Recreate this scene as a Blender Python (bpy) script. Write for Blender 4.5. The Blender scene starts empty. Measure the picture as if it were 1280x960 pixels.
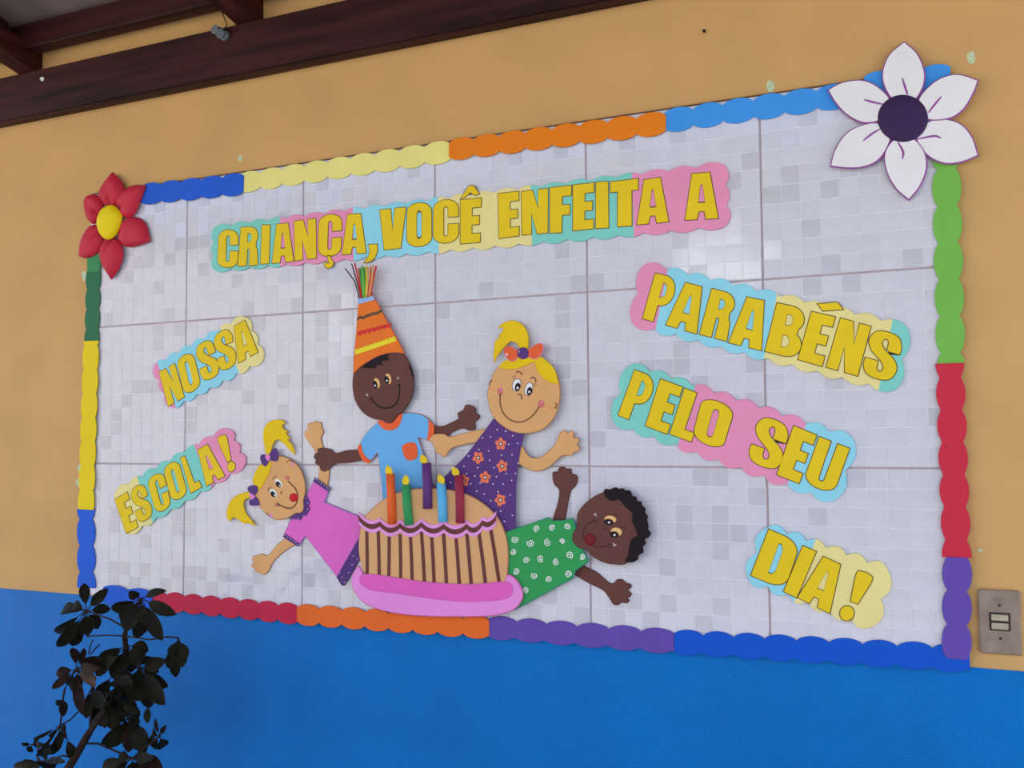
import bpy, bmesh, math, random
from mathutils import Vector, Matrix, geometry
random.seed(7)
SC = bpy.context.scene
COL = SC.collection
# ------------------------------------------------------------------ camera, sky, sun, exposure
H0 = 1.45                                   # height above the floor of the lower long tile joint
S = 0.33                                    # tile pitch
FPX = 1261.465                              # focal length in pixels of the 1280-wide photograph
RV = Vector((-0.0507268, -0.0187878, -0.4366722))
CAM = Vector((1.664950, -1.786980, 0.054912 + H0))
RM = Matrix(((1, 0, 0), (0, 0, -1), (0, 1, 0))) @ Matrix.Rotation(RV.length, 3, RV.normalized())
RIGHT, DOWN, FWD = RM[0].copy(), RM[1].copy(), RM[2].copy()
cd = bpy.data.cameras.new('camera'); cam = bpy.data.objects.new('camera', cd); COL.objects.link(cam)
cd.sensor_width = 36.0; cd.lens = FPX / 1280 * 36.0; cd.clip_start = 0.02
m4 = Matrix((RIGHT, -DOWN, -FWD)).transposed().to_4x4(); m4.translation = CAM
cam.matrix_world = m4
SC.camera = cam
wd = bpy.data.worlds.new('sky'); SC.world = wd; wd.use_nodes = True
wn = wd.node_tree; wn.nodes.clear()
sky = wn.nodes.new('ShaderNodeTexSky'); sky.sky_type = 'NISHITA'
sky.sun_disc = False; sky.sun_elevation = math.radians(58); sky.sun_rotation = math.radians(33)
sky.air_density = 1.0; sky.dust_density = 4.0; sky.ozone_density = 1.0
bg = wn.nodes.new('ShaderNodeBackground'); bg.inputs['Strength'].default_value = 0.62
wo = wn.nodes.new('ShaderNodeOutputWorld')
wn.links.new(sky.outputs[0], bg.inputs[0]); wn.links.new(bg.outputs[0], wo.inputs[0])
sl = bpy.data.lights.new('sun', 'SUN'); sun = bpy.data.objects.new('sun', sl); COL.objects.link(sun)
sl.energy = 20.0; sl.angle = math.radians(1.0); sl.color = (1.0, 0.97, 0.93)
sun.rotation_euler = Vector((-0.40, -0.60, -1.0)).to_track_quat('-Z', 'Y').to_euler()
sun.location = (4, 6, 9)
SC.view_settings.view_transform = 'Standard'; SC.view_settings.look = 'None'
SC.view_settings.gamma = 1.0; SC.view_settings.use_curve_mapping = False
SC.view_settings.exposure = 0.13

# ------------------------------------------------------------------ helpers: materials
def lin(c):
    c /= 255.0
    return c / 12.92 if c <= 0.04045 else ((c + 0.055) / 1.055) ** 2.4
def C(r, g, b, k=0.80):                     # colour seen in the photo -> albedo
    return tuple(min(0.9, lin(v) / k) for v in (r, g, b))
MATS = {}
def mat(name, col, rough=0.6, spec=0.4, var=0.06, scale=30.0, bump=0.0, bscale=200.0, col2=None, coat=0.0, stretch=None):
    if name in MATS: return MATS[name]
    m = bpy.data.materials.new(name); m.use_nodes = True
    nt = m.node_tree; b = nt.nodes['Principled BSDF']
    b.inputs['Roughness'].default_value = rough
    b.inputs['Specular IOR Level'].default_value = spec
    b.inputs['Coat Weight'].default_value = coat
    tc = nt.nodes.new('ShaderNodeTexCoord')
    src = tc.outputs['Object']
    if stretch:
        mp = nt.nodes.new('ShaderNodeMapping'); mp.inputs['Scale'].default_value = stretch
        nt.links.new(src, mp.inputs[0]); src = mp.outputs[0]
    n = nt.nodes.new('ShaderNodeTexNoise'); n.inputs['Scale'].default_value = scale; n.inputs['Detail'].default_value = 4
    nt.links.new(src, n.inputs['Vector'])
    r = nt.nodes.new('ShaderNodeValToRGB')
    lo = tuple(max(0, c * (1 - var * 2)) for c in col) if col2 is None else col2
    hi = tuple(min(1, c * (1 + var)) for c in col)
    r.color_ramp.elements[0].position = 0.3; r.color_ramp.elements[1].position = 0.62
    r.color_ramp.elements[0].color = (*lo, 1); r.color_ramp.elements[1].color = (*hi, 1)
    nt.links.new(n.outputs[0], r.inputs[0]); nt.links.new(r.outputs[0], b.inputs['Base Color'])
    if bump:
        n2 = nt.nodes.new('ShaderNodeTexNoise'); n2.inputs['Scale'].default_value = bscale; n2.inputs['Detail'].default_value = 3
        nt.links.new(src, n2.inputs['Vector'])
        bp = nt.nodes.new('ShaderNodeBump'); bp.inputs['Strength'].default_value = bump; bp.inputs['Distance'].default_value = 0.002
        nt.links.new(n2.outputs[0], bp.inputs['Height']); nt.links.new(bp.outputs[0], b.inputs['Normal'])
    MATS[name] = m
    return m
def foam(name, rgb, k=0.74): return mat(name, C(*rgb, k), rough=0.6, spec=0.2, var=0.02, scale=14, bump=0.05, bscale=700)

# ------------------------------------------------------------------ helpers: objects
def thing(name, label, cat, loc=(0, 0, 0), group=None):
    o = bpy.data.objects.new(name, None); COL.objects.link(o); o.location = loc
    o.empty_display_size = 0.05
    o['label'] = label; o['category'] = cat
    if group: o['group'] = group
    return o
ORG = {}
def origin(o):
    v = Vector((0, 0, 0))
    while o is not None:
        v += Vector(o.location); o = o.parent
    return v
def link(name, bm, mats, parent=None, kind=None, smooth=False, label=None):
    me = bpy.data.meshes.new(name)
    if parent is not None:
        off = origin(parent)
        bmesh.ops.translate(bm, verts=bm.verts, vec=-off)
    bm.normal_update()
    if smooth:
        for f in bm.faces: f.smooth = True
    bm.to_mesh(me); bm.free()
    for m in (mats if isinstance(mats, (list, tuple)) else [mats]): me.materials.append(m)
    o = bpy.data.objects.new(name, me); COL.objects.link(o)
    if parent is not None: o.parent = parent
    if kind: o['kind'] = kind
    if label: o['label'] = label
    return o
def add_box(bm, lo, hi, mi=0):
    vs = [bm.verts.new((x, y, z)) for x in (lo[0], hi[0]) for y in (lo[1], hi[1]) for z in (lo[2], hi[2])]
    for q in ((0, 1, 3, 2), (4, 6, 7, 5), (0, 4, 5, 1), (2, 3, 7, 6), (0, 2, 6, 4), (1, 5, 7, 3)):
        f = bm.faces.new([vs[i] for i in q]); f.material_index = mi
def box(name, lo, hi, m, parent=None, kind=None, bev=0.0):
    bm = bmesh.new(); add_box(bm, lo, hi)
    if bev: bmesh.ops.bevel(bm, geom=bm.edges[:], offset=bev, segments=2, affect='EDGES')
    bmesh.ops.recalc_face_normals(bm, faces=bm.faces)
    return link(name, bm, m, parent, kind)
def tube(name, pts, rad, m, parent=None, n=8, smooth=True, cap=True):
    bm = bmesh.new(); add_tube(bm, pts, rad, n, cap)
    return link(name, bm, m, parent, smooth=smooth)
def add_tube(bm, pts, rad, n=8, cap=True):
    pts = [Vector(p) for p in pts]
    rads = rad if isinstance(rad, (list, tuple)) else [rad] * len(pts)
    rings = []; up = Vector((0.31, 0.2, 0.93)).normalized()
    for i, p in enumerate(pts):
        t = (pts[min(i + 1, len(pts) - 1)] - pts[max(i - 1, 0)]).normalized()
        a = t.cross(up)
        if a.length < 1e-3: a = t.cross(Vector((1, 0, 0)))
        a.normalize(); b = t.cross(a)
        rings.append([bm.verts.new(p + (a * math.cos(2 * math.pi * k / n) + b * math.sin(2 * math.pi * k / n)) * rads[i]) for k in range(n)])
    for r0, r1 in zip(rings, rings[1:]):
        for k in range(n): bm.faces.new((r0[k], r0[(k + 1) % n], r1[(k + 1) % n], r1[k]))
    if cap:
        bm.faces.new(rings[0][::-1]); bm.faces.new(rings[-1])
    bmesh.ops.recalc_face_normals(bm, faces=bm.faces)

def at(x, y, d=0.0):                        # photo position -> point on the plane d metres in front of the tiles
    v = RIGHT * ((x - 640) / FPX) + DOWN * ((y - 480) / FPX) + FWD
    t = (-d - CAM.y) / v.y
    return CAM + v * t
def smooth_loop(pts, closed=True, n=5):     # Catmull-Rom; a third value marks a corner
    N = len(pts); out = []
    P = [Vector((p[0], p[1])) for p in pts]; K = [len(p) > 2 for p in pts]
    rng = range(N) if closed else range(N - 1)
    for i in rng:
        j = (i + 1) % N
        p0 = P[i - 1] if (closed or i > 0) else P[i]
        p3 = P[(j + 1) % N] if (closed or j < N - 1) else P[j]
        a, b = P[i], P[j]
        if K[i] and K[j]:
            out.append(a); continue
        ta = (b - a) if K[i] else (b - p0) * 0.5
        tb = (b - a) if K[j] else (p3 - a) * 0.5
        L = (b - a).length
        if ta.length > 1.3 * L: ta *= 1.3 * L / ta.length
        if tb.length > 1.3 * L: tb *= 1.3 * L / tb.length
        for s in range(n):
            t = s / n; t2, t3 = t * t, t * t * t
            out.append(a * (2 * t3 - 3 * t2 + 1) + ta * (t3 - 2 * t2 + t) + b * (3 * t2 - 2 * t3) + tb * (t3 - t2))
    if not closed: out.append(P[-1])
    return out
def clean(l, eps=1e-5):
    o = []
    for p in l:
        if not o or (p - o[-1]).length > eps: o.append(p)
    if len(o) > 1 and (o[0] - o[-1]).length < eps: o.pop()
    return o
def area(l): return 0.5 * sum(a.x * b.y - b.x * a.y for a, b in zip(l, l[1:] + l[:1]))
def inset(l, b):                            # move a CCW loop inwards (negative b: outwards)
    n = len(l); o = []
    for i in range(n):
        e0 = (l[i] - l[i - 1]).normalized(); e1 = (l[(i + 1) % n] - l[i]).normalized()
        n0 = Vector((-e0.y, e0.x)); n1 = Vector((-e1.y, e1.x)); m = n0 + n1
        if m.length < 1e-6: m = n0.copy()
        m.normalize(); c = max(0.45, m.dot(n0))
        o.append(l[i] + m * (b / c))
    return o
def add_plate(bm, loops, d0, th, bev=0.0004, rim=1):   # loops in wall metres (x, z); first is the outline, the rest are holes
    L = []
    for i, l in enumerate(loops):
        l = clean([Vector((p[0], p[1])) for p in l])
        if (area(l) < 0) != (i > 0): l = l[::-1]
        L.append(l)
    def ring(l, d): return [bm.verts.new((p.x, -d, p.y)) for p in l]
    fr = []; vmap = []
    for l in L:
        ins = inset(l, bev) if bev else l
        back = ring(l, d0); mid = ring(l, d0 + th - bev * 0.7) if bev else None; top = ring(ins, d0 + th)
        n = len(l)
        seq = [back, mid, top] if bev else [back, top]
        for r0, r1 in zip(seq, seq[1:]):
            for k in range(n):
                f = bm.faces.new((r0[k], r0[(k + 1) % n], r1[(k + 1) % n], r1[k])); f.material_index = rim
        fr.append([Vector((p.x, p.y, 0)) for p in ins]); vmap += top
    if len(L) > 1:                                          # outline with holes
        es = []; i0 = 0
        for l in L:
            n = len(l); ring_ = vmap[i0:i0 + n]; i0 += n
            es += [bm.edges.get((ring_[k], ring_[(k + 1) % n])) for k in range(n)]
        for f in bmesh.ops.triangle_fill(bm, use_beauty=True, edges=es, normal=(0, -1, 0))['geom']:
            if isinstance(f, bmesh.types.BMFace):
                f.normal_update(); f.material_index = 0
                if f.normal.y > 0: f.normal_flip()
        return
    for t in geometry.tessellate_polygon(fr):
        a, b, c = (vmap[i] for i in t)
        if len({a, b, c}) < 3: continue
        try: f = bm.faces.new((a, b, c))
        except ValueError: continue
        f.normal_update()
        if f.normal.y > 0: f.normal_flip()
        f.material_index = 0
def plate(name, loops, d0, th, m, parent=None, bev=0.0004, rim=None, kind=None, label=None):
    bm = bmesh.new(); add_plate(bm, loops, d0, th, bev)
    return link(name, bm, [m, rim or m], parent, kind, label=label)
def KX(ox, oy, s):                          # close-up coordinates -> photo coordinates
    def f(pts): return [((ox + p[0] / s, oy + p[1] / s) + tuple(p[2:])) for p in pts]
    return f
def wall2(pts, d):
    o = []
    for p in pts:
        q = at(p[0], p[1], d); o.append((q.x, q.z) + tuple(p[2:]))
    return o
def cut(name, pts, d0, th, m, parent, bev=0.0005, rim=None, n=5, label=None):   # a smooth foam cut-out
    return plate(name, [smooth_loop(wall2(pts, d0 + th), True, n)], d0, th, m, parent, bev, rim, label=label)
def ell(cx, cy, rx, ry, rot=0, n=20):
    a = math.radians(rot)
    return [(cx + rx * math.cos(t) * math.cos(a) - ry * math.sin(t) * math.sin(a),
             cy + rx * math.cos(t) * math.sin(a) + ry * math.sin(t) * math.cos(a), 1) for t in (2 * math.pi * k / n for k in range(n))]
def stroke_loop(path, w0, taper=False):     # path in wall metres -> closed loop of a pen line w0 wide
    P = [Vector((p[0], p[1])) for p in path]; n = len(P); a, b = [], []
    for i, p in enumerate(P):
        t = (P[min(i + 1, n - 1)] - P[max(i - 1, 0)]).normalized(); q = Vector((-t.y, t.x))
        w = w0 * 0.5
        if taper: w *= 0.45 + 0.55 * math.sin(math.pi * i / (n - 1))
        a.append(p + q * w); b.append(p - q * w)
    return a + b[::-1]
def pen(name, pts, w, d0, m, parent, th=0.0003, taper=False, n=6):     # drawn line, w in metres
    path = smooth_loop(wall2(pts, d0 + th), False, n)
    return plate(name, [stroke_loop(path, w, taper)], d0, th, m, parent, bev=0)

# ------------------------------------------------------------------ materials
M = dict(
    plaster=mat('yellow_plaster', C(185, 147, 94, 0.72), rough=0.8, spec=0.2, var=0.035, scale=6, bump=0.12, bscale=90),
    blue_paint=mat('blue_enamel', C(0, 100, 174, 0.72), rough=0.25, spec=0.13, var=0.05, scale=5, bump=0.9, bscale=380),
    grout=mat('grout', C(168, 155, 160), rough=0.8, var=0.06, scale=60),
    tile_body=mat('tile_glaze_body', C(206, 207, 215), rough=0.12, spec=0.5, var=0.01, scale=10),
    sq0=mat('mosaic_white', C(194, 194, 204), rough=0.07, spec=0.65, var=0.02, scale=40, bump=0.05, bscale=120),
    sq1=mat('mosaic_pale', C(191, 191, 201), rough=0.08, spec=0.65, var=0.02, scale=40, bump=0.05, bscale=120),
    sq2=mat('mosaic_grey', C(180, 180, 190), rough=0.09, spec=0.65, var=0.03, scale=40, bump=0.05, bscale=120),
    wood=mat('dark_timber', C(46, 18, 17, 0.7), rough=0.55, spec=0.2, var=0.35, scale=3, bump=0.2, bscale=40, stretch=(1.0, 14, 14)),
    wood2=mat('red_timber', C(56, 22, 17, 0.7), rough=0.55, spec=0.2, var=0.35, scale=3, bump=0.2, bscale=40, stretch=(14, 1.0, 14)),
    sheet=mat('fibre_cement', C(120, 104, 100), rough=0.9, var=0.08, scale=8),
    concrete=mat('concrete_floor', (0.20, 0.20, 0.20), rough=0.8, var=0.1, scale=3),
    stucco=mat('courtyard_stucco', (0.16, 0.155, 0.15), rough=0.9, var=0.08, scale=3),
    panel_white=mat('white_panel', (0.82, 0.82, 0.82), rough=0.5, var=0.02),
    joint=mat('edge_joint_shade', C(104, 72, 52), rough=0.8, var=0.1),
    stucco_pale=mat('pale_bounce_stucco', (0.50, 0.44, 0.35), rough=0.9, var=0.05, scale=3),
    residue=mat('pale_green_residue', C(182, 198, 160), rough=0.6, var=0.1, scale=200),
    ink=mat('ink_outline', C(104, 78, 42), rough=0.6, var=0.02),
    letter=foam('letter_yellow', (212, 183, 26)),
    white=foam('paint_white', (235, 235, 238)), black=foam('paint_black', (28, 22, 26)),
)
F = {k: foam(k, v) for k, v in dict(
    foam_pink=(224, 134, 168), foam_teal=(116, 192, 180), foam_sky=(132, 198, 230), foam_cream=(216, 202, 134),
    strip_blue=(26, 84, 190), strip_cream=(222, 207, 122), strip_orange=(226, 116, 18), strip_light_blue=(58, 138, 226),
    strip_green=(106, 168, 70), strip_red=(184, 40, 60), strip_purple=(90, 68, 152), strip_deep_blue=(6, 76, 182),
    strip_tangerine=(236, 98, 36), strip_crimson=(178, 34, 64), strip_yellow=(218, 188, 12), strip_bottle=(40, 102, 66), strip_mid_green=(56, 128, 78),
    skin=(202, 153, 100), skin_rim=(158, 108, 72), dark_skin=(92, 56, 50), dark_rim=(64, 36, 36), hair=(224, 180, 14), hair_rim=(205, 150, 20),
    pink_shirt=(206, 98, 178), lilac_rim=(150, 100, 180), violet=(80, 50, 112), blue_shirt=(96, 162, 238), orange=(232, 90, 46), rust_rim=(170, 80, 70),
    green_shirt=(44, 142, 76), green_rim=(40, 118, 110), cake=(200, 154, 106), cake_rim=(160, 112, 80), choc=(96, 52, 48),
    plate_pink=(216, 132, 198), plate_rim=(190, 96, 150), plate_magenta=(208, 90, 172), frosting=(212, 142, 202), blush=(190, 110, 96), heart=(226, 120, 190),
    hat=(232, 108, 34), trim_blue=(120, 160, 225), trim_red=(196, 44, 48), trim_yellow=(232, 200, 40), trim_dark=(70, 72, 60), nose_red=(180, 28, 34), nose_dark=(104, 24, 28),
    curl=(22, 12, 18), tan_eye=(222, 172, 108), petal_red=(178, 34, 54), petal_white=(228, 225, 231), petal_edge=(136, 74, 140), core_yellow=(232, 190, 12), core_violet=(52, 34, 72),
    c_orange=(228, 92, 40), c_green=(52, 140, 84), c_purple=(92, 52, 108), c_blue=(88, 168, 246), c_maroon=(140, 44, 66), flame=(222, 182, 30), ear=(232, 140, 70),
    flower_orange=(236, 110, 80), lash=(120, 84, 50), smile=(88, 56, 30)).items()}
M['red_petal'] = mat('red_fabric_petal', C(186, 36, 58), rough=0.6, spec=0.3, var=0.06, scale=20)

# ------------------------------------------------------------------ setting: wall, dado, tiles
Z = lambda v: H0 + v
WY = 0.006                                   # wall face lies just behind the tile faces
bm = bmesh.new(); add_box(bm, (-2.6, WY, 0), (3.6, WY + 0.15, Z(1.75)))
wall = link('wall_back', bm, M['plaster'], kind='structure')
bm = bmesh.new(); add_box(bm, (-2.6, WY - 0.0012, 0.09), (3.6, WY + 0.002, Z(-0.317)))
link('painted_dado', bm, M['blue_paint'], wall)
def blob(cx, cy, rx, ry, seed):
    r = random.Random(seed)
    return [(cx + rx * math.cos(a) * r.uniform(.75, 1.1), cy + ry * math.sin(a) * r.uniform(.8, 1.1)) for a in (2 * math.pi * k / 9 for k in range(9))]
for i, (x, y, rx, ry) in enumerate(((963, 108, 5, 8), (1214, 72, 6, 8), (300, 198, 3, 4), (105, 345, 3, 7), (101, 585, 4, 6), (99, 603, 4, 6), (1225, 688, 3, 2))):
    cut('tape_residue', blob(x, y, rx, ry, i), -WY - 0.0005, 0.0012, M['residue'], wall, bev=0)
bm = bmesh.new(); p = at(881, 40, -WY); add_tube(bm, [p + Vector((0, .003, 0)), p + Vector((0, -.004, 0)), p + Vector((0, -.006, 0))], [.0016, .0016, .0035], 8)
link('nail', bm, M['wood'], wall)
ZB = H0 - 0.3125
X0, X1, GAP = -0.306, 1.628, 0.0042
bm = bmesh.new(); add_box(bm, (X0, 0.0026, ZB + .001), (X1, WY + .004, Z(2 * S) - .001))
link('grout_bed', bm, M['grout'], wall)
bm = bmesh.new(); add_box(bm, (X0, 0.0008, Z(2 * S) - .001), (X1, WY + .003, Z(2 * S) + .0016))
link('edge_joint_shade', bm, M['joint'], wall)  # joint line above the tiles, the gap's shade put into its dark brown
PITCH = (S - GAP) / 10
sqm = [M['sq0'], M['sq1'], M['sq2']]
rs = random.Random(11)
GREY = [[1 if rs.random() < 0.17 else 0 for _ in range(10)] for _ in range(30)]
def add_square(bm, x0, x1, z0, z1, tx, tz, mi):
    tx, tz = max(-.02, min(.02, tx)), max(-.02, min(.02, tz))
    g = 0.0008; b = 0.0005; cx, cz = (x0 + x1) / 2, (z0 + z1) / 2
    x0 += g; x1 -= g; z0 += g; z1 -= g
    base = [bm.verts.new((x, 0.0011, z)) for x, z in ((x0, z0), (x1, z0), (x1, z1), (x0, z1))]
    top = [bm.verts.new((x, 0.0001 + (x - cx) * tx + (z - cz) * tz, z)) for x, z in ((x0 + b, z0 + b), (x1 - b, z0 + b), (x1 - b, z1 - b), (x0 + b, z1 - b))]
    for k in range(4):
        f = bm.faces.new((base[k], base[(k + 1) % 4], top[(k + 1) % 4], top[k])); f.material_index = mi
    f = bm.faces.new(top); f.material_index = mi
SQV = {}
def square_mesh(v, mi, w, h):
    key = (v, mi, w, h); sg = .03 if v < 2 else .005
    if key not in SQV:
        r = random.Random(v * 7 + mi); b = bmesh.new()
        add_square(b, -w / 2, w / 2, -h / 2, h / 2, r.gauss(0, sg), r.gauss(0, sg), 0)
        b.normal_update(); me = bpy.data.meshes.new('mosaic_square'); b.to_mesh(me); b.free(); me.materials.append(sqm[mi]); SQV[key] = me
    return SQV[key]
for ci in range(-1, 5):
    for ri in (-1, 0, 1):
        tx0 = max(ci * S + GAP / 2, X0); tx1 = min((ci + 1) * S - GAP / 2, X1)
        tzb = Z(ri * S) + GAP / 2; tz0 = max(tzb, ZB); tz1 = Z((ri + 1) * S) - GAP / 2
        bm = bmesh.new(); add_box(bm, (tx0, 0.0008, tz0), (tx1, 0.0060, tz1))
        tile = link('tile', bm, M['tile_body'], wall)
        bm = bmesh.new()
        for a in range(10):
            for b in range(10):
                x0 = max(ci * S + GAP / 2 + a * PITCH, tx0); x1 = min(ci * S + GAP / 2 + (a + 1) * PITCH, tx1)
                if x1 - x0 < 0.008: continue
                z0 = max(tzb + b * PITCH, tz0); z1 = tzb + (b + 1) * PITCH
                if z1 - z0 < .008: continue
                gr = GREY[(b + ri * 10 + 10) % 30][(a + ci * 3) % 10]
                if ci == 4 and ri < 1 and rs.random() < .75: gr = 0
                mi = 2 if gr else (1 if rs.random() < 0.35 else 0)
                if ci == 4:
                    o = bpy.data.objects.new('mosaic_square', square_mesh(rs.randrange(16), mi, round(x1 - x0, 4), round(z1 - z0, 4)))
                    o.location = ((x0 + x1) / 2, 0, (z0 + z1) / 2); COL.objects.link(o); o.parent = tile
                else:
                    sg = .03 if rs.random() < .12 else .005; add_square(bm, x0, x1, z0, z1, rs.gauss(0, sg), rs.gauss(0, sg), mi)
        if len(bm.verts): link('mosaic_squares', bm, sqm, tile, kind='stuff')
        else: bm.free()

# ------------------------------------------------------------------ setting: roof timbers, roof sheets, floor, courtyard
BZ0, BZ1, BT = Z(0.872), Z(0.990), 0.035
beam = box('trim_1', (-2.6, WY - BT, BZ0), (3.6, WY, BZ1), M['wood'], kind='structure', bev=0.004)
p = at(51, 98, BT); bm = bmesh.new(); add_tube(bm, [p + Vector((0, .012, 0)), p + Vector((0, .004, 0)), p], [.004, .006, .003], 10)
link('nail', bm, M['white'], beam)
SLOPE = 0.25
def slope_bar(name, x0, x1, y0, y1, z0, z1, m):          # bar running out from the wall and rising with the roof
    bm = bmesh.new(); add_box(bm, (x0, y0, z0), (x1, y1, z1))
    for v in bm.verts: v.co.z += -v.co.y * SLOPE
    bmesh.ops.bevel(bm, geom=bm.edges[:], offset=.003, segments=1, affect='EDGES')
    bmesh.ops.recalc_face_normals(bm, faces=bm.faces)
    return link(name, bm, m, kind='structure')
RF0, RF1 = BZ1 - 0.002, BZ1 + 0.062
for i, x in enumerate((-1.22, -0.52, 0.185, 0.89, 1.60, 2.30, 3.0)):
    slope_bar('trim_%d' % (10 + i), x - .03, x + .03, -3.0, WY, RF0, RF1, M['wood2'])
for i, y in enumerate((-0.035, -0.85, -1.7, -2.6)):
    bm = bmesh.new(); zz = RF1 - SLOPE * y - 0.012
    w_ = .022 if i == 0 else .035; add_box(bm, (-1.7, y - w_, zz - (.012 if i == 0 else 0)), (3.6, y + w_, zz + .05))
    bmesh.ops.bevel(bm, geom=bm.edges[:], offset=.003, segments=1, affect='EDGES'); bmesh.ops.recalc_face_normals(bm, faces=bm.faces)
    link('trim_%d' % (2 + i), bm, M['wood'], kind='structure')
slope_bar('trim_20', -.585, -.535, -1.6, -.06, RF1 - .004, RF1 + .045, M['wood'])
bm = bmesh.new(); zz = RF1 + .045
add_box(bm, (-1.8, -3.1, zz), (3.6, 0.2, zz + .02))
for v in bm.verts: v.co.z += -v.co.y * SLOPE
link('ceiling', bm, M['sheet'], kind='structure')
bm = bmesh.new(); add_box(bm, (-12, -9.5, -0.1), (9, 0.2, 0))
link('floor', bm, M['concrete'], kind='structure')
box('baseboard_back', (-2.6, -0.008, 0), (3.6, WY, 0.09), M['concrete'], kind='structure')
yb = -8.0                                                    # unseen building put across the courtyard for the tiles to reflect
box('wall_courtyard', (-12, yb - .2, 0), (9, yb, 4.4), M['stucco'], kind='structure')
box('wall_left_bounce', (-4.9, yb, 0), (-4.7, -2.4, 3.1), M['stucco_pale'], kind='structure')  # added unseen wall; its sunlit face bounces warm light in from the left
box('glint_panel_1', (-4.71, -7.9, 2.4), (-4.66, -7.2, 3.05), M['panel_white'], kind='structure')  # unseen white panel, added for its bright reflection in the tiles
box('glint_panel_2', (-0.95, yb - .01, 2.85), (-0.2, yb + .03, 3.4), M['panel_white'], kind='structure')  # second added panel, out of view, mirrored by the upper tiles as a glint
# ------------------------------------------------------------------ scalloped border strips
def strip(a, b, n, w, m, side, label, d0=0.0012, th=0.0022, ph=(0.0, 0.0), name='border_strip'):
    A, B = at(*a, d0 + th), at(*b, d0 + th)
    A = Vector((A.x, A.z)); B = Vector((B.x, B.z)); L = (B - A).length; t = (B - A) / L; q = Vector((-t.y, t.x))
    lo, amp = w[0] / 2, (w[1] - w[0]) / 2
    sd = random.Random(int(a[0] * 3 + a[1]))
    up, dn = [], []
    N = n * 10
    for k in range(N + 1):
        u = k / N
        f = lambda p: lo + amp * abs(math.sin(math.pi * (u * n + p))) ** 0.62
        up.append(A + t * (u * L) + q * f(ph[0])); dn.append(A + t * (u * L) - q * f(ph[1]))
    o = plate(name, [up + dn[::-1]], d0, th, m, None, 0.0004)
    o['label'] = label; o['category'] = 'border strip'; o['group'] = 'scalloped foam border strips'
    return o
W1, W2 = (0.028, 0.0455), (0.028, 0.0440)
strip((176, 243), (304, 229.5), 5, (.036, .052), F['strip_blue'], 't', 'blue scalloped foam strip on the top edge beside the red flower', d0=.0034)
strip((298, 229), (563, 188.5), 9, (.030, .048), F['strip_cream'], 't', 'pale cream yellow scalloped foam strip along the top edge')
strip((561, 187.5), (832, 153), 8, W1, F['strip_orange'], 't', 'dark orange scalloped foam strip along the top edge of the mural', d0=.0034)
strip((830, 151.5), (1062, 118), 6, W1, F['strip_light_blue'], 't', 'light blue scalloped foam strip running to the white flower')
strip((1080, 107), (1188, 95), 3, (.03, .045), F['strip_light_blue'], 't', 'short light blue foam strip behind the white flower at the corner')
strip((1182, 180), (1188.5, 455), 6, W2, F['strip_green'], 'r', 'light green scalloped foam strip below the white flower', ph=(.3, .3))
strip((1187, 454), (1196, 697), 6, W2, F['strip_red'], 'r', 'bright red scalloped foam strip on the right edge', d0=.0034, ph=(.55, .55))
strip((1196.5, 696), (1195.5, 824), 3, W2, F['strip_purple'], 'r', 'purple scalloped foam strip standing upright beside the light switch', d0=.0034)
strip((842, 802.5), (1212, 824), 9, W1, F['strip_deep_blue'], 'b', 'deep blue scalloped foam strip along the bottom right edge', ph=(0, .06))
strip((609, 784), (843, 802.5), 6, W1, F['strip_purple'], 'b', 'long purple scalloped foam strip along the bottom edge', d0=.0012, ph=(0, .06))
strip((371, 768), (611, 785), 8, W1, F['strip_tangerine'], 'b', 'tangerine scalloped foam strip under the pink cake plate', d0=.0034)
strip((186, 750), (372, 768), 8, W1, F['strip_crimson'], 'b', 'crimson scalloped foam strip partly behind the plant leaves')
strip((128, 742), (190, 750), 2, W1, F['strip_blue'], 'b', 'short blue foam strip behind the plant at the bottom corner', d0=.0034)
strip((107.5, 735), (107, 636), 3, (.040, .060), F['strip_blue'], 'l', 'blue scalloped foam strip standing upright above the plant', ph=(.4, .4))
strip((107, 637), (113.5, 426), 7, (.042, .053), F['strip_yellow'], 'l', 'bright yellow scalloped foam strip on the left edge', d0=.0034, ph=(.2, .2))
strip((114, 436), (116.5, 337), 4, (.038, .049), F['strip_bottle'], 'l', 'dark green scalloped foam strip on the left edge')
strip((116.5, 340), (118, 305), 1, (.038, .045), F['strip_mid_green'], 'l', 'short mid green foam strip under the red flower', d0=.0034)

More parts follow.
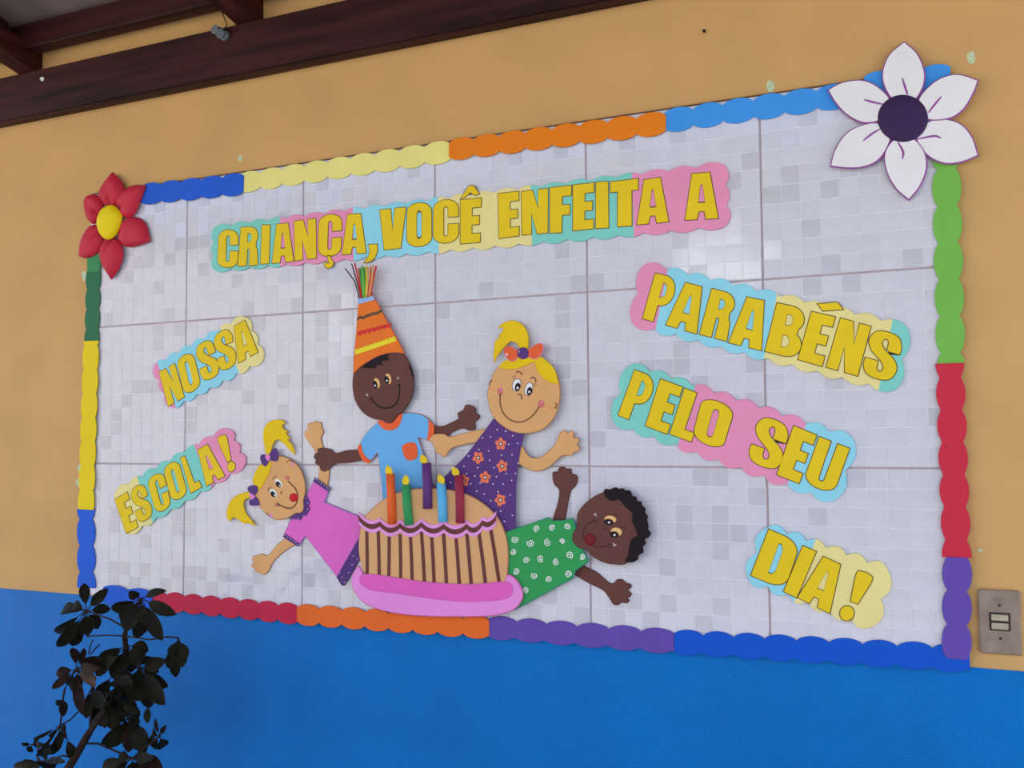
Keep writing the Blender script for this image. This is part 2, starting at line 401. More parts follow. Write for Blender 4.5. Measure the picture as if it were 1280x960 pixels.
# ------------------------------------------------------------------ flowers
def puff(name, pts, d0, h, m, parent, fold=None):           # cupped fabric petal: rings rising to a rounded crown
    l = smooth_loop(wall2(pts, d0), True, 5); l = clean(l)
    if area(l) < 0: l = l[::-1]
    c = sum(l, Vector((0, 0))) / len(l)
    bm = bmesh.new(); rings = []
    for s, hh in ((1, -0.003), (1.0, 0.0), (.93, .38), (.8, .68), (.6, .9), (.35, .99)):
        rings.append([bm.verts.new((c.x + (p.x - c.x) * s, -(d0 + max(hh * h, hh if hh < 0 else 0)), c.y + (p.y - c.y) * s)) for p in l])
    n = len(l)
    for r0, r1 in zip(rings, rings[1:]):
        for k in range(n): bm.faces.new((r0[k], r0[(k + 1) % n], r1[(k + 1) % n], r1[k]))
    v = bm.verts.new((c.x, -(d0 + h), c.y))
    for k in range(n): bm.faces.new((rings[-1][k], rings[-1][(k + 1) % n], v))
    if fold:                                                # a crease running out from the heart of the flower
        f0, f1 = [Vector((at(*q, d0).x, at(*q, d0).z)) for q in fold]; ax = (f1 - f0); L = ax.length; ax /= L
        for w in bm.verts:
            p = Vector((w.co.x, w.co.z)) - f0; u = p.dot(ax) / L; s = abs(p.x * ax.y - p.y * ax.x)
            if -0.2 < u < 1: w.co.y += h * 0.75 * (1 - max(u, 0)) * math.exp(-(s / .007) ** 2) * (1 if w.co.y < -d0 - .001 else 0)
    bmesh.ops.recalc_face_normals(bm, faces=bm.faces)
    return link(name, bm, m, parent, smooth=True)
k = KX(90, 200, 5.333)
c0 = at(135, 278)
t = thing('red_flower', 'red fabric flower with yellow centre at the top left corner', 'flower', (c0.x, 0, c0.z))
red = [
    ([(275, 80, 1), (335, 150), (352, 215), (325, 275), (285, 310), (235, 310), (195, 265), (183, 230), (210, 165)], (265, 330), (270, 170)),
    ([(497, 168, 1), (415, 168), (350, 205), (305, 270), (315, 340), (345, 380), (385, 384), (425, 350), (465, 260)], (290, 360), (400, 260)),
    ([(524, 542, 1), (500, 440), (455, 388), (390, 383), (340, 415), (310, 470), (320, 540), (355, 575), (410, 580), (470, 562)], (320, 420), (330, 520)),
    ([(265, 800, 1), (318, 720), (343, 640), (330, 560), (290, 520), (240, 522), (205, 560), (188, 630), (210, 710)], (270, 530), (235, 640)),
    ([(52, 645, 1), (62, 560), (95, 480), (135, 435), (180, 445), (210, 520), (195, 590), (160, 632), (105, 655)], (190, 480), (110, 520)),
    ([(90, 265), (120, 232), (165, 232), (200, 265), (208, 330), (190, 390), (150, 428), (115, 405), (95, 340)], (200, 360), (105, 290))]
for i, (pts, f0, f1) in enumerate(red):
    puff('petal', k(pts), .006 + .0015 * (i % 2), .016, M['red_petal'], t, k([f0, f1]))
puff('flower_centre', k([(270, 298), (320, 340), (336, 385), (320, 450), (290, 505), (240, 532), (195, 505), (170, 435), (178, 370), (215, 315)]), .015, .014, F['core_yellow'], t)
k = KX(840, 0, 2.909)
c0 = at(1130, 148)
t = thing('white_flower', 'large white foam flower with purple edged petals at the top right corner', 'flower', (c0.x, 0, c0.z))
wf = [
    ([(845, 148, 1), (895, 195), (920, 260), (915, 315), (885, 365), (840, 390), (800, 365), (768, 310), (764, 255), (790, 195)], [(837, 283), (848, 318), (857, 345)]),
    ([(1117, 290, 1), (1045, 268), (985, 278), (935, 310), (895, 360), (900, 410), (935, 438), (1010, 432), (1060, 400), (1095, 345)], [(980, 350), (955, 380), (932, 410)]),
    ([(1117, 566, 1), (1095, 500), (1060, 455), (1010, 433), (945, 435), (895, 470), (890, 515), (925, 565), (985, 595), (1050, 592)], [(978, 503), (955, 494), (890, 506)]),
    ([(862, 730, 1), (905, 675), (928, 610), (920, 550), (885, 505), (840, 490), (795, 515), (770, 565), (780, 630), (815, 690)], [(838, 578), (840, 550), (820, 515)]),
    ([(573, 606, 1), (590, 545), (630, 485), (690, 452), (750, 445), (795, 470), (792, 520), (755, 580), (700, 608), (640, 613)], [(695, 512), (725, 488), (757, 468)]),
    ([(564, 326, 1), (620, 297), (690, 289), (745, 310), (792, 355), (795, 400), (755, 440), (690, 447), (630, 415), (590, 370)], [(698, 362), (730, 371), (770, 380)])]
for i, (pts, vein) in enumerate(wf):
    d = .0085 + .0012 * (i % 2)
    p_ = cut('petal', k(pts), d, .003, F['petal_white'], t, bev=.0022, rim=F['petal_edge'])
    pen('vein', k(vein), .0035, d + .003, F['petal_edge'], p_, n=5, taper=True)
puff('flower_centre', [(p[0], p[1]) for p in ell(1128.5, 148, 31.5, 29.5, 0, 22)], .0127, .006, F['core_violet'], t)

# ------------------------------------------------------------------ lettering: glyph outlines in a unit box, heavy condensed capitals
def arc(cx, cy, rx, ry, a0, a1, n=7):
    return [(cx + rx * math.cos(math.radians(a0 + (a1 - a0) * i / n)), cy + ry * math.sin(math.radians(a0 + (a1 - a0) * i / n))) for i in range(n + 1)]
def rr(x0, x1, y0, y1, rx, ry):
    return arc(x0 + rx, y0 + ry, rx, ry, 180, 270) + arc(x1 - rx, y0 + ry, rx, ry, 270, 360) + arc(x1 - rx, y1 - ry, rx, ry, 0, 90) + arc(x0 + rx, y1 - ry, rx, ry, 90, 180)
def sm(p): return [tuple(v) for v in smooth_loop(p, True, 5)]
G = {}
G['C'] = [arc(.5, .8, .5, .2, 0, 180) + arc(.5, .2, .5, .2, 180, 360) + [(1, .43), (.6, .43)] + arc(.5, .22, .1, .07, 0, -180) + arc(.5, .78, .1, .07, 180, 0) + [(.6, .6), (1, .6)]]
G['O'] = [rr(0, 1, 0, 1, .5, .2), rr(.39, .61, .17, .83, .11, .1)]
G['I'] = [[(0, 0), (1, 0), (1, 1), (0, 1)]]
G['L'] = [[(0, 0), (1, 0), (1, .19), (.55, .19), (.55, 1), (0, 1)]]
G['E'] = [[(0, 0), (1, 0), (1, .2), (.56, .2), (.56, .41), (.93, .41), (.93, .6), (.56, .6), (.56, .8), (1, .8), (1, 1), (0, 1)]]
G['F'] = [[(0, 0), (.57, 0), (.57, .38), (.94, .38), (.94, .59), (.57, .59), (.57, .79), (1, .79), (1, 1), (0, 1)]]
G['T'] = [[(.27, 0), (.76, 0), (.76, .77), (1, .77), (1, 1), (0, 1), (0, .77), (.27, .77)]]
G['A'] = [[(0, 0), (.36, 0), (.41, .17), (.59, .17), (.63, 0), (1, 0), (.76, 1), (.22, 1)], [(.40, .35), (.62, .35), (.55, .72), (.5, .78), (.46, .72)]]
G['N'] = [[(0, 0), (.36, 0), (.36, .5), (.6, 0), (1, 0), (1, 1), (.64, 1), (.64, .55), (.42, 1), (0, 1)]]
G['V'] = [[(.18, 0), (.8, 0), (1, 1), (.58, 1), (.5, .42), (.41, 1), (0, 1)]]
G['P'] = [[(0, 0), (.46, 0), (.46, .36), (.58, .37)] + arc(.55, .68, .45, .31, -75, 75) + [(.55, 1), (0, 1)], [(.43, .52), (.52, .52), (.65, .58), (.67, .69), (.64, .80), (.52, .85), (.43, .85)]]
G['R'] = [[(0, 0), (.43, 0), (.43, .42), (.5, .45), (.57, .4), (.57, 0), (1, 0), (.97, .38), (.88, .49)] + arc(.55, .76, .45, .24, -40, 80) + [(.55, 1), (0, 1)], [(.42, .61), (.52, .61), (.63, .66), (.65, .74), (.62, .82), (.42, .85)]]
G['B'] = [[(0, 0), (.55, 0)] + arc(.55, .26, .45, .26, -80, 55) + arc(.55, .76, .42, .24, -45, 80) + [(.55, 1), (0, 1)], [(.40, .16), (.54, .16), (.64, .23), (.64, .34), (.54, .41), (.40, .41)], [(.40, .6), (.54, .6), (.63, .66), (.63, .76), (.54, .83), (.40, .83)]]
G['D'] = [[(0, 0), (.5, 0)] + arc(.5, .25, .5, .25, -80, 0) + arc(.5, .75, .5, .25, 0, 80) + [(.5, 1), (0, 1)], [(.42, .18), (.52, .18), (.6, .27), (.6, .73), (.52, .83), (.42, .83)]]
G['U'] = [arc(.5, .2, .5, .2, 180, 360) + [(1, 1), (.62, 1)] + arc(.5, .22, .1, .07, 0, -180) + [(.38, 1), (0, 1)]]
G['S'] = [sm([(1, .62, 1), (1, .78), (.85, .95), (.5, 1), (.15, .95), (0, .79), (.01, .68), (.15, .54), (.48, .39), (.6, .29), (.61, .2), (.51, .15), (.41, .2), (.4, .36, 1), (0, .36, 1), (0, .2), (.15, .05), (.5, 0), (.85, .05), (1, .2), (1, .35), (.85, .49), (.52, .63), (.41, .72), (.4, .8), (.5, .86), (.6, .8), (.6, .62, 1)])]
G[','] = [sm([(.35, 1, 1), (1, 1, 1), (1, .6), (.75, .2), (.35, .02), (0, 0, 1), (.25, .25), (.45, .6)])]
G['!'] = [sm([(.25, .32, 1), (.6, .32, 1), (.95, .9), (.75, .99), (.4, 1), (.15, .92)])]
G['.'] = [arc(.5, .5, .5, .5, 0, 350, 20)]
G['/'] = [[(0, .5), (.4, 0), (1, .5), (.6, 1)]]
G['^'] = [[(0, 0), (.22, .05), (.5, .45), (.78, .15), (1, .25), (.7, 1), (.45, 1)]]
G['~'] = [sm([(.35, 1, 1), (.75, 1, 1), (.7, .75), (1, .5), (.95, .2), (.6, 0), (.2, .05), (0, .3, 1), (.2, .45, 1), (.4, .3), (.55, .45), (.45, .6)])]
def letter(ch, quad, parent, d, name='letter'):              # quad: photo positions of the glyph box's TL, TR, BR, BL
    th = .0010
    Q = [at(x, y, d + th) for x, y in quad]; TL, TR, BR, BL = [Vector((q.x, q.z)) for q in Q]
    def mp(p): return (BL * (1 - p[0]) + BR * p[0]) * (1 - p[1]) + (TL * (1 - p[0]) + TR * p[0]) * p[1]
    loops = [clean([mp(p) for p in l]) for l in G[ch]]
    o = plate(name, loops, d, th, M['letter'], parent, 0)
    grow = []
    for i, l in enumerate(loops):
        ccw = l if area(l) > 0 else l[::-1]
        if i == 0: grow.append(inset(ccw, -.0016)); continue
        hc = sum(ccw, Vector((0, 0))) / len(ccw); ex = min(max(abs(p.x - hc.x) for p in ccw), max(abs(p.y - hc.y) for p in ccw))
        s_ = max(.6, 1 - .0009 / ex); grow.append([hc + (p - hc) * s_ for p in ccw])
    plate('outline', grow, d, th * .5, M['ink'], o, 0)
    return o
def quads(ox, oy, s, quad): return [(ox + x / s, oy + y / s) for x, y in quad]
def sign(label, quad, segs, nt, ns, letters, d0=.0012, amp=.0105, name='word_sign', group='foam word signs', th=.003):
    TL, TR, BR, BL = [Vector((at(x, y, d0 + th).x, at(x, y, d0 + th).z)) for x, y in quad]
    c = (TL + TR + BR + BL) / 4; low = (BL + BR) / 2
    t = thing(name, label, 'sign', (c.x, 0, c.y), group)
    up = (TL - BL).normalized(); rt = (TR - TL).normalized()
    def top(u): return TL.lerp(TR, u) + up * (amp * abs(math.sin(math.pi * u * nt)) ** .8)
    def bot(u): return BL.lerp(BR, u) - up * (amp * abs(math.sin(math.pi * u * nt)) ** .8)
    def lef(v): return BL.lerp(TL, v) - rt * (amp * abs(math.sin(math.pi * v * ns)) ** .8)
    def rig(v): return BR.lerp(TR, v) + rt * (amp * abs(math.sin(math.pi * v * ns)) ** .8)
    ml, mr = (quad[0][0] + quad[3][0]) / 2, (quad[1][0] + quad[2][0]) / 2; myl, myr = (quad[0][1] + quad[3][1]) / 2, (quad[1][1] + quad[2][1]) / 2
    def frac(v):                                             # colour change given as a photo x along the sign's middle line
        if v <= 1: return v
        f = (v - ml) / (mr - ml); a, b, q = at(ml, myl).x, at(mr, myr).x, at(v, myl + (myr - myl) * f).x
        return (q - a) / (b - a)
    u0 = 0
    for i, (u1, m) in enumerate(segs):
        u1 = frac(u1)
        n = max(4, int((u1 - u0) * nt * 9))
        a = [top(u0 + (u1 - u0) * j / n) for j in range(n + 1)]
        b = [bot(u1 + (u0 - u1) * j / n) for j in range(n + 1)]
        e = [rig(1 - j / (9 * ns)) for j in range(1, 9 * ns)] if u1 == 1 else []
        f = [lef(j / (9 * ns)) for j in range(1, 9 * ns)] if u0 == 0 else []
        plate('backing', [a + e + b + f], d0, th, F[m], t, .0003)
        u0 = u1
    for ch, q in letters:
        nm = {'~': 'cedilla', '^': 'circumflex', '/': 'acute_accent', ',': 'comma', '.': 'mark_dot', '!': 'exclamation_mark'}.get(ch, 'letter')
        letter(ch, q, t, d0 + th + .0001, nm)
    return t
def LT(ox, oy, s, items): return [(ch, quads(ox, oy, s, q)) for ch, q in items]
main = LT(260, 240, 8, [
    ('C', ((110, 378), (302, 378), (296, 755), (92, 755))),
    ('R', ((328, 355), (500, 345), (495, 728), (300, 742))),
    ('I', ((538, 332), (620, 328), (608, 712), (525, 720))),
    ('A', ((640, 328), (850, 308), (855, 690), (640, 712))),
    ('N', ((862, 292), (1075, 266), (1082, 660), (868, 685))),
    ('C', ((1110, 235), (1340, 215), (1325, 635), (1100, 650))),
    ('~', ((1160, 630), (1250, 630), (1250, 758), (1160, 758)))])
main += LT(400, 220, 8, [
    ('A', ((225, 388), (462, 374), (460, 768), (220, 786))),
    (',', ((440, 690), (570, 682), (570, 860), (440, 864))),
    ('V', ((598, 342), (858, 312), (858, 715), (595, 742))),
    ('O', ((872, 275), (1112, 262), (1115, 695), (868, 712)))])
main += LT(540, 210, 8, [
    ('C', ((15, 325), (262, 312), (265, 740), (12, 758))),
    ('E', ((285, 320), (490, 300), (478, 740), (285, 757))),
    ('^', ((290, 180), (470, 175), (470, 285), (290, 300))),
    ('E', ((662, 258), (865, 235), (868, 675), (672, 702))),
    ('N', ((895, 238), (1158, 205), (1155, 648), (902, 668)))])
main += LT(680, 190, 8, [
    ('F', ((62, 358), (272, 335), (262, 800), (60, 808))),
    ('E', ((290, 332), (498, 308), (492, 765), (290, 785))),
    ('I', ((520, 304), (638, 296), (645, 755), (518, 762))),
    ('T', ((665, 300), (940, 268), (945, 732), (660, 750))),
    ('A', ((938, 290), (1232, 244), (1245, 696), (930, 726)))])
main += LT(780, 180, 8, [('A', ((610, 304), (935, 278), (940, 742), (612, 758)))])
sign('long foam banner reading CRIANÇA, VOCÊ ENFEITA A on pastel scalloped backing', ((267, 285), (905, 206), (908, 281), (267, 337)),
     [(350, 'foam_teal'), (441.5, 'foam_pink'), (548, 'foam_sky'), (664, 'foam_cream'), (791, 'foam_teal'), (1, 'foam_pink')], 23, 3, main, amp=.0075)
sign('tilted foam sign reading NOSSA on pink, blue and cream backing', ((192, 459), (306, 396), (329, 448), (213, 509)),
     [(208, 'foam_pink'), (287, 'foam_sky'), (1, 'foam_cream')], 7, 3,
     LT(180, 390, 8, [('N', ((150, 602), (305, 516), (402, 850), (242, 942))), ('O', ((322, 470), (486, 395), (572, 745), (405, 835))),
                      ('S', ((508, 340), (680, 262), (762, 625), (585, 705))), ('S', ((690, 232), (862, 152), (930, 525), (755, 605))), ('A', ((855, 165), (1058, 60), (1138, 400), (945, 508)))]), amp=.009)
sign('tilted foam sign reading ESCOLA! on cream, teal and pink backing', ((144, 615), (285, 536), (306, 580), (160, 667)),
     [(181, 'foam_cream'), (253, 'foam_teal'), (1, 'foam_pink')], 8, 3,
     LT(130, 530, 6.4, [('E', ((85, 605), (185, 545), (270, 825), (178, 875))), ('S', ((205, 525), (320, 470), (395, 735), (275, 800))), ('C', ((340, 440), (470, 375), (540, 660), (420, 720))),
                        ('O', ((470, 345), (590, 285), (670, 565), (545, 625))), ('L', ((612, 270), (672, 245), (780, 505), (695, 552))), ('A', ((718, 225), (862, 145), (965, 415), (820, 495))),
                        ('!', ((890, 118), (975, 78), (1078, 365), (1005, 410))), ('.', ((985, 310), (1045, 295), (1052, 370), (992, 388)))]), amp=.009)
sign('tilted foam sign reading PARABÉNS on pink, blue, cream and teal backing', ((805, 331), (1134, 410), (1119, 487), (790, 403)),
     [(827, 'foam_pink'), (963, 'foam_sky'), (1107, 'foam_cream'), (1, 'foam_teal')], 11, 2,
     LT(780, 320, 6.4, [('P', ((250, 138), (432, 180), (330, 555), (148, 498))), ('A', ((440, 200), (680, 262), (580, 622), (335, 550))), ('R', ((702, 262), (900, 312), (820, 680), (605, 625))),
                        ('A', ((930, 318), (1180, 370), (1098, 755), (838, 692)))]) +
     LT(950, 360, 6.4, [('B', ((138, 120), (372, 172), (312, 572), (40, 505))), ('E', ((412, 190), (600, 232), (495, 625), (305, 570))), ('/', ((500, 92), (700, 132), (625, 208), (425, 165))),
                        ('N', ((645, 242), (885, 308), (780, 702), (530, 632))), ('S', ((900, 320), (1150, 390), (1060, 760), (812, 690)))]), amp=.009)
sign('tilted foam sign reading PELO SEU on teal, pink and blue backing', ((786, 457), (1067, 551), (1044, 625), (766, 526)),
     [(858, 'foam_teal'), (996, 'foam_pink'), (1, 'foam_sky')], 10, 2,
     LT(755, 440, 6.857, [('P', ((262, 155), (452, 225), (315, 620), (122, 540))), ('E', ((485, 232), (672, 302), (540, 702), (355, 632))), ('L', ((690, 312), (880, 385), (745, 768), (565, 702))), ('O', ((850, 378), (1120, 478), (1010, 845), (755, 740)))]) +
     LT(900, 490, 6.4, [('S', ((320, 180), (560, 268), (470, 640), (215, 552))), ('E', ((590, 272), (772, 345), (632, 730), (455, 660))), ('U', ((795, 360), (1035, 452), (905, 818), (665, 722)))]), amp=.010)
sign('tilted foam sign reading DIA! above the deep blue border strip', ((958, 660), (1110, 714), (1091, 783), (935, 722)),
     [(1006, 'foam_sky'), (1, 'foam_cream')], 6, 2,
     LT(920, 645, 6.4, [('D', ((262, 108), (512, 215), (390, 588), (120, 475))), ('I', ((535, 240), (640, 285), (485, 652), (382, 604))), ('A', ((645, 300), (895, 418), (748, 778), (495, 650))),
                        ('!', ((950, 425), (1105, 480), (1005, 840), (845, 780))), ('.', ((835, 720), (945, 722), (940, 838), (830, 835)))]), amp=.011)
# ------------------------------------------------------------------ foam children round the cake
FT = .0019                                                   # sheet thickness
def lay(i): return .0012 + i * .0021
def eye(k, head, c, r, rot, pc, pr, gc, gr, d, white='white', prot=None):
    cut('eye_white', k(ell(*c, *r, rot)), d, .0003, F[white] if white != 'white' else M['white'], head, bev=0, n=1)
    cut('pupil', k(ell(*pc, *pr, rot if prot is None else prot)), d + .0003, .0002, M['black'], head, bev=0, n=1)
    cut('eye_glint', k(ell(*gc, gr, gr, 0, 10)), d + .0005, .0002, M['white'], head, bev=0, n=1)
def base_of(px, py): q = at(px, py); return (q.x, 0, q.z)

# --- girl leaning from the left
g = thing('girl_cutout', 'foam cutout girl with two yellow pigtails leaning left of the cake', 'cutout', base_of(430, 725), 'foam children around the cake')
k6 = KX(300, 580, 6.0); k5 = KX(280, 510, 5.333); kb = KX(370, 500, 6.857)
cut('arm', kb([(190, 690, 1), (194, 582), (180, 480), (150, 420), (100, 350), (72, 302), (78, 265), (100, 255), (96, 215), (112, 196), (140, 196), (160, 180), (190, 187), (216, 191), (223, 240), (238, 270), (215, 322), (222, 365), (242, 430), (272, 560), (286, 625), (265, 770, 1), (210, 740, 1)]), lay(0), FT, F['skin'], g, .0011, F['skin_rim'])
cut('arm', k6([(360, 545, 1), (290, 592), (215, 678), (190, 684), (165, 672), (130, 682), (95, 695), (91, 720), (103, 740), (84, 760), (92, 776), (106, 781), (111, 800), (140, 816), (175, 830), (206, 815), (226, 780), (248, 735), (320, 665), (420, 600, 1)]), lay(0), FT, F['skin'], g, .0011, F['skin_rim'])
cut('skirt', k6([(890, 545, 1), (905, 700, 1), (800, 885), (765, 912), (722, 848, 1)]), lay(0), FT, F['violet'], g, .0006)
sh = cut('blouse', k6([(560, 108, 1), (668, 190, 1), (633, 285, 1), (912, 402, 1), (898, 545, 1), (725, 848, 1), (488, 540, 1), (440, 612, 1), (325, 530, 1), (385, 400, 1), (450, 385), (500, 330), (495, 240, 1)]), lay(1), FT, F['pink_shirt'], g, .0012, F['lilac_rim'])
for q in ([(560, 100, 1), (677, 183, 1), (660, 207, 1), (547, 130, 1)], [(335, 520, 1), (448, 600, 1), (436, 622, 1), (319, 546, 1)]):
    c_ = cut('cuff', k6(q), lay(2), .0010, F['violet'], sh, .0003)
def dots(k, pts, r, d, parent, m=None):
    for x, y in pts: cut('dot', k(ell(x, y, r, r, 0, 8)), d, .0003, m or M['white'], parent, bev=0, n=1)
dots(k6, [(570, 117), (590, 132), (610, 146), (631, 160), (651, 175), (662, 186), (338, 535), (358, 549), (378, 562), (398, 576), (418, 590), (433, 602)], 3.2, lay(2) + .0010, sh)
dots(k6, [(878, 568), (843, 632), (805, 700), (776, 757), (748, 818), (840, 755), (880, 712), (785, 888), (850, 690), (815, 815), (765, 850)], 4, lay(1), g)
col = cut('collar', k6([(482, 232), (505, 245), (512, 270), (521, 290), (512, 312), (522, 338), (508, 358), (496, 385), (470, 395), (445, 422), (420, 412), (380, 420), (376, 402), (410, 372), (450, 370), (472, 330), (474, 285)]), lay(2), FT, F['violet'], sh, .0006)
dots(k6, [(497, 255), (508, 293), (507, 338), (478, 388), (440, 410), (393, 412)], 3.5, lay(3) - .0002, sh)
hd = cut('head', k5([(300, 345), (360, 318), (440, 340), (505, 400), (538, 490), (540, 570), (528, 615), (530, 670), (510, 700), (480, 702), (420, 735), (350, 745), (290, 715), (235, 655), (200, 570), (215, 450)]), lay(3), FT, F['skin'], g, .0014, F['skin_rim'])
cut('fringe', k5([(240, 380), (300, 352), (312, 390), (297, 440), (272, 490), (230, 547), (212, 520), (190, 490), (205, 430)]), lay(4), .0010, F['hair'], hd, .0006, F['hair_rim'])
cut('pigtail', k5([(280, 305), (263, 225), (260, 160), (280, 110), (322, 82), (380, 78), (412, 98, 1), (388, 115), (395, 138), (436, 160, 1), (412, 167), (442, 207, 1), (425, 212), (455, 250), (475, 318, 1), (440, 285), (400, 240), (362, 214), (336, 224), (318, 262), (310, 305)]), lay(2), FT, F['hair'], hd, .0010, F['hair_rim'])
cut('pigtail', k5([(180, 560), (110, 570), (50, 610), (20, 670), (18, 730), (40, 757, 1), (60, 730), (90, 742), (140, 777, 1), (150, 765), (215, 789, 1), (180, 745), (145, 700), (130, 650), (140, 610), (185, 592)]), lay(2), FT, F['hair'], hd, .0010, F['hair_rim'])
b1 = cut('hair_bow', k5([(290, 322), (270, 310), (247, 312), (240, 335), (252, 372), (275, 390), (295, 362), (300, 345), (322, 352), (355, 350), (358, 300), (345, 268), (320, 278), (302, 305)]), lay(4) + .0011, .0014, F['violet'], hd, .0005)
cut('bow_heart', k5([(274, 325), (285, 312), (305, 318), (305, 338), (290, 352)]), lay(5) + .0004, .0006, F['heart'], hd, .0003)
cut('hair_bow', k5([(188, 578), (160, 553), (159, 527), (190, 515), (222, 525), (220, 558), (203, 583), (225, 610), (236, 648, 1), (200, 652), (168, 648, 1), (166, 620), (184, 600)]), lay(4) + .0011, .0014, F['violet'], hd, .0005)
cut('bow_heart', k5([(168, 570), (190, 576), (206, 592), (186, 610), (172, 592)]), lay(5) + .0004, .0006, F['heart'], hd, .0003)
e = lay(4)
eye(k5, hd, (363, 500), (19, 32), -35, (361, 509), (14, 22), (370, 516), 5, e)
eye(k5, hd, (329, 567), (19, 32), -35, (327, 575), (14, 22), (337, 581), 5, e)
for q in ([(328, 478), (333, 461), (350, 455)], [(293, 553), (297, 537), (314, 530)], [(384, 575), (379, 563), (388, 556)], [(418, 365), (424, 352), (445, 350), (462, 362)], [(284, 700), (292, 712), (306, 722)]):
    pen('pencil_mark', k5(q), .0016, e, F['smile'], hd)
pen('smile', k5([(425, 487), (450, 510), (480, 545), (491, 590), (480, 640), (450, 667), (410, 664), (357, 640)]), .0027, e, F['smile'], hd)
pen('smile_corner', k5([(356, 626), (360, 640), (364, 656)]), .0020, e, F['smile'], hd)
for q in ((421, 466, 16), (349, 646, 12)): cut('cheek', k5(ell(q[0], q[1], q[2], q[2])), e - .00005, .0002, F['blush'], hd, bev=0, n=1)
for q in ((455, 374, 12, 8), (312, 714, 12, 9)): cut('ear_mark', k5(ell(q[0], q[1], q[2], q[3], 40)), e, .0002, F['heart'], hd, bev=0, n=1)
puff('red_nose', [(p[0], p[1]) for p in k5(ell(464, 597, 29, 29))], e + .0004, .0022, F['nose_red'], hd)

# --- boy with the party hat
b = thing('boy_cutout', 'foam cutout boy in blue shirt wearing an orange party hat', 'cutout', base_of(508, 630), 'foam children around the cake')
k3 = KX(420, 430, 6.857); k2 = KX(420, 320, 6.857); k48 = KX(540, 480, 4.8)
cut('arm', kb([(580, 425, 1), (440, 430), (340, 455), (300, 425), (250, 412), (200, 412), (180, 426), (186, 446), (164, 460), (151, 490), (168, 515), (164, 545), (198, 565), (210, 600), (240, 613), (275, 600), (302, 570), (340, 546), (450, 540), (590, 512, 1)]), lay(1), FT, F['dark_skin'], b, .0008, F['dark_rim'])
cut('arm', k48([(-40, 248, 1), (60, 252), (110, 232), (157, 206), (152, 176), (186, 155), (196, 130), (220, 125), (246, 134), (263, 150), (262, 172), (285, 190), (276, 215), (256, 228), (260, 260), (245, 276), (215, 277), (180, 265), (120, 290), (90, 312), (40, 315), (-40, 300, 1)]), lay(1), FT, F['dark_skin'], b, .0008, F['dark_rim'])
P = lambda pts: [tuple(p) for p in pts]
sh = cut('shirt', P([(474, 526, 1), (458, 541), (446, 561, 1), (460, 580, 1), (472, 566, 1), (475, 590), (479, 634, 1), (547, 634, 1), (535, 585), (522.5, 547, 1), (539.5, 552, 1), (542.5, 531, 1), (530, 520), (515, 516), (502, 517, 1), (488, 530)]), lay(2), FT, F['blue_shirt'], b, .0009, F['rust_rim'])
cut('neckband', k3([(350, 662, 1), (395, 720), (450, 741), (512, 726), (552, 672), (570, 596, 1), (512, 596, 1), (508, 640), (470, 675), (420, 668), (388, 650, 1)]), lay(3), .0010, F['orange'], sh, .0004)
cut('cuff', kb([(548, 372, 1), (529, 415), (548, 478), (580, 528), (618, 545, 1), (641, 517, 1), (605, 494), (572, 446), (556, 378, 1)]), lay(3), .0010, F['orange'], sh, .0004)
cut('cuff', k3([(790, 648, 1), (840, 692, 1), (838, 770), (825, 838, 1), (778, 818, 1), (792, 740)]), lay(3), .0010, F['orange'], sh, .0004)
cut('pocket', P([(502, 558, 1), (508, 554), (516, 553), (520.5, 557), (521.5, 570), (516, 575), (509.5, 575), (505, 570)]), lay(3), .0010, F['orange'], sh, .0004)
hd = cut('head', k3([(145, 270), (139, 360), (155, 460), (190, 540), (250, 605), (330, 645), (395, 652), (425, 672), (455, 679), (490, 660), (520, 620), (580, 570), (630, 500), (660, 410), (667, 310), (650, 215), (610, 125), (560, 70), (480, 40), (350, 60), (220, 150), (165, 215)]), lay(4), FT, F['dark_skin'], b, .0012, F['dark_rim'])
e = lay(5)
cut('hair', k3([(215, 195, 1), (280, 125), (360, 85), (495, 74), (440, 98), (458, 135, 1), (390, 150), (402, 180, 1), (352, 182), (345, 206, 1), (262, 208)]), e, .0004, F['curl'], hd, 0)
cut('hair', k3([(622, 180, 1), (642, 188), (660, 250), (664, 300, 1), (645, 262), (640, 235)]), e, .0004, F['curl'], hd, 0)
eye(k3, hd, (350, 335), (24, 44), -15, (336, 348), (20, 36), (335, 356), 8, e, 'tan_eye')
eye(k3, hd, (448, 298), (24, 46), -12, (435, 308), (20, 36), (437, 314), 8, e, 'tan_eye')
pen('smile', k3([(300, 465), (330, 505), (380, 540), (440, 549), (500, 525), (533, 470), (544, 400), (540, 348)]), .0031, e, M['black'], hd)
pen('smile_corner', k3([(280, 482), (300, 468), (316, 448)]), .0016, e, M['black'], hd)
pen('smile_corner', k3([(522, 352), (540, 346), (558, 346)]), .0016, e, M['black'], hd)
pen('nose_mark', k3([(395, 385), (415, 392), (425, 372)]), .0014, e, F['dark_rim'], hd)
for x, y in ((262, 437), (271, 441), (265, 430), (526, 299), (535, 288), (530, 291)): cut('cheek_glint', k3(ell(x, y, 4.5, 4.5, 0, 8)), e, .0003, M['white'], hd, bev=0, n=1)
hat = cut('party_hat', k2([(145, 1022, 1), (150, 870), (168, 680), (188, 420), (205, 325, 1), (303, 308, 1), (340, 375), (430, 540), (520, 700), (592, 838, 1), (482, 830), (350, 864), (215, 946), (163, 998)]), lay(5) + .0006, FT, F['hat'], b, .0012, F['rust_rim'])
hz = lay(6) + .0005
cut('hat_band', k2([(192, 362, 1), (318, 338, 1), (334, 374, 1), (188, 412, 1)]), hz, .0008, F['trim_blue'], hat, .0002)
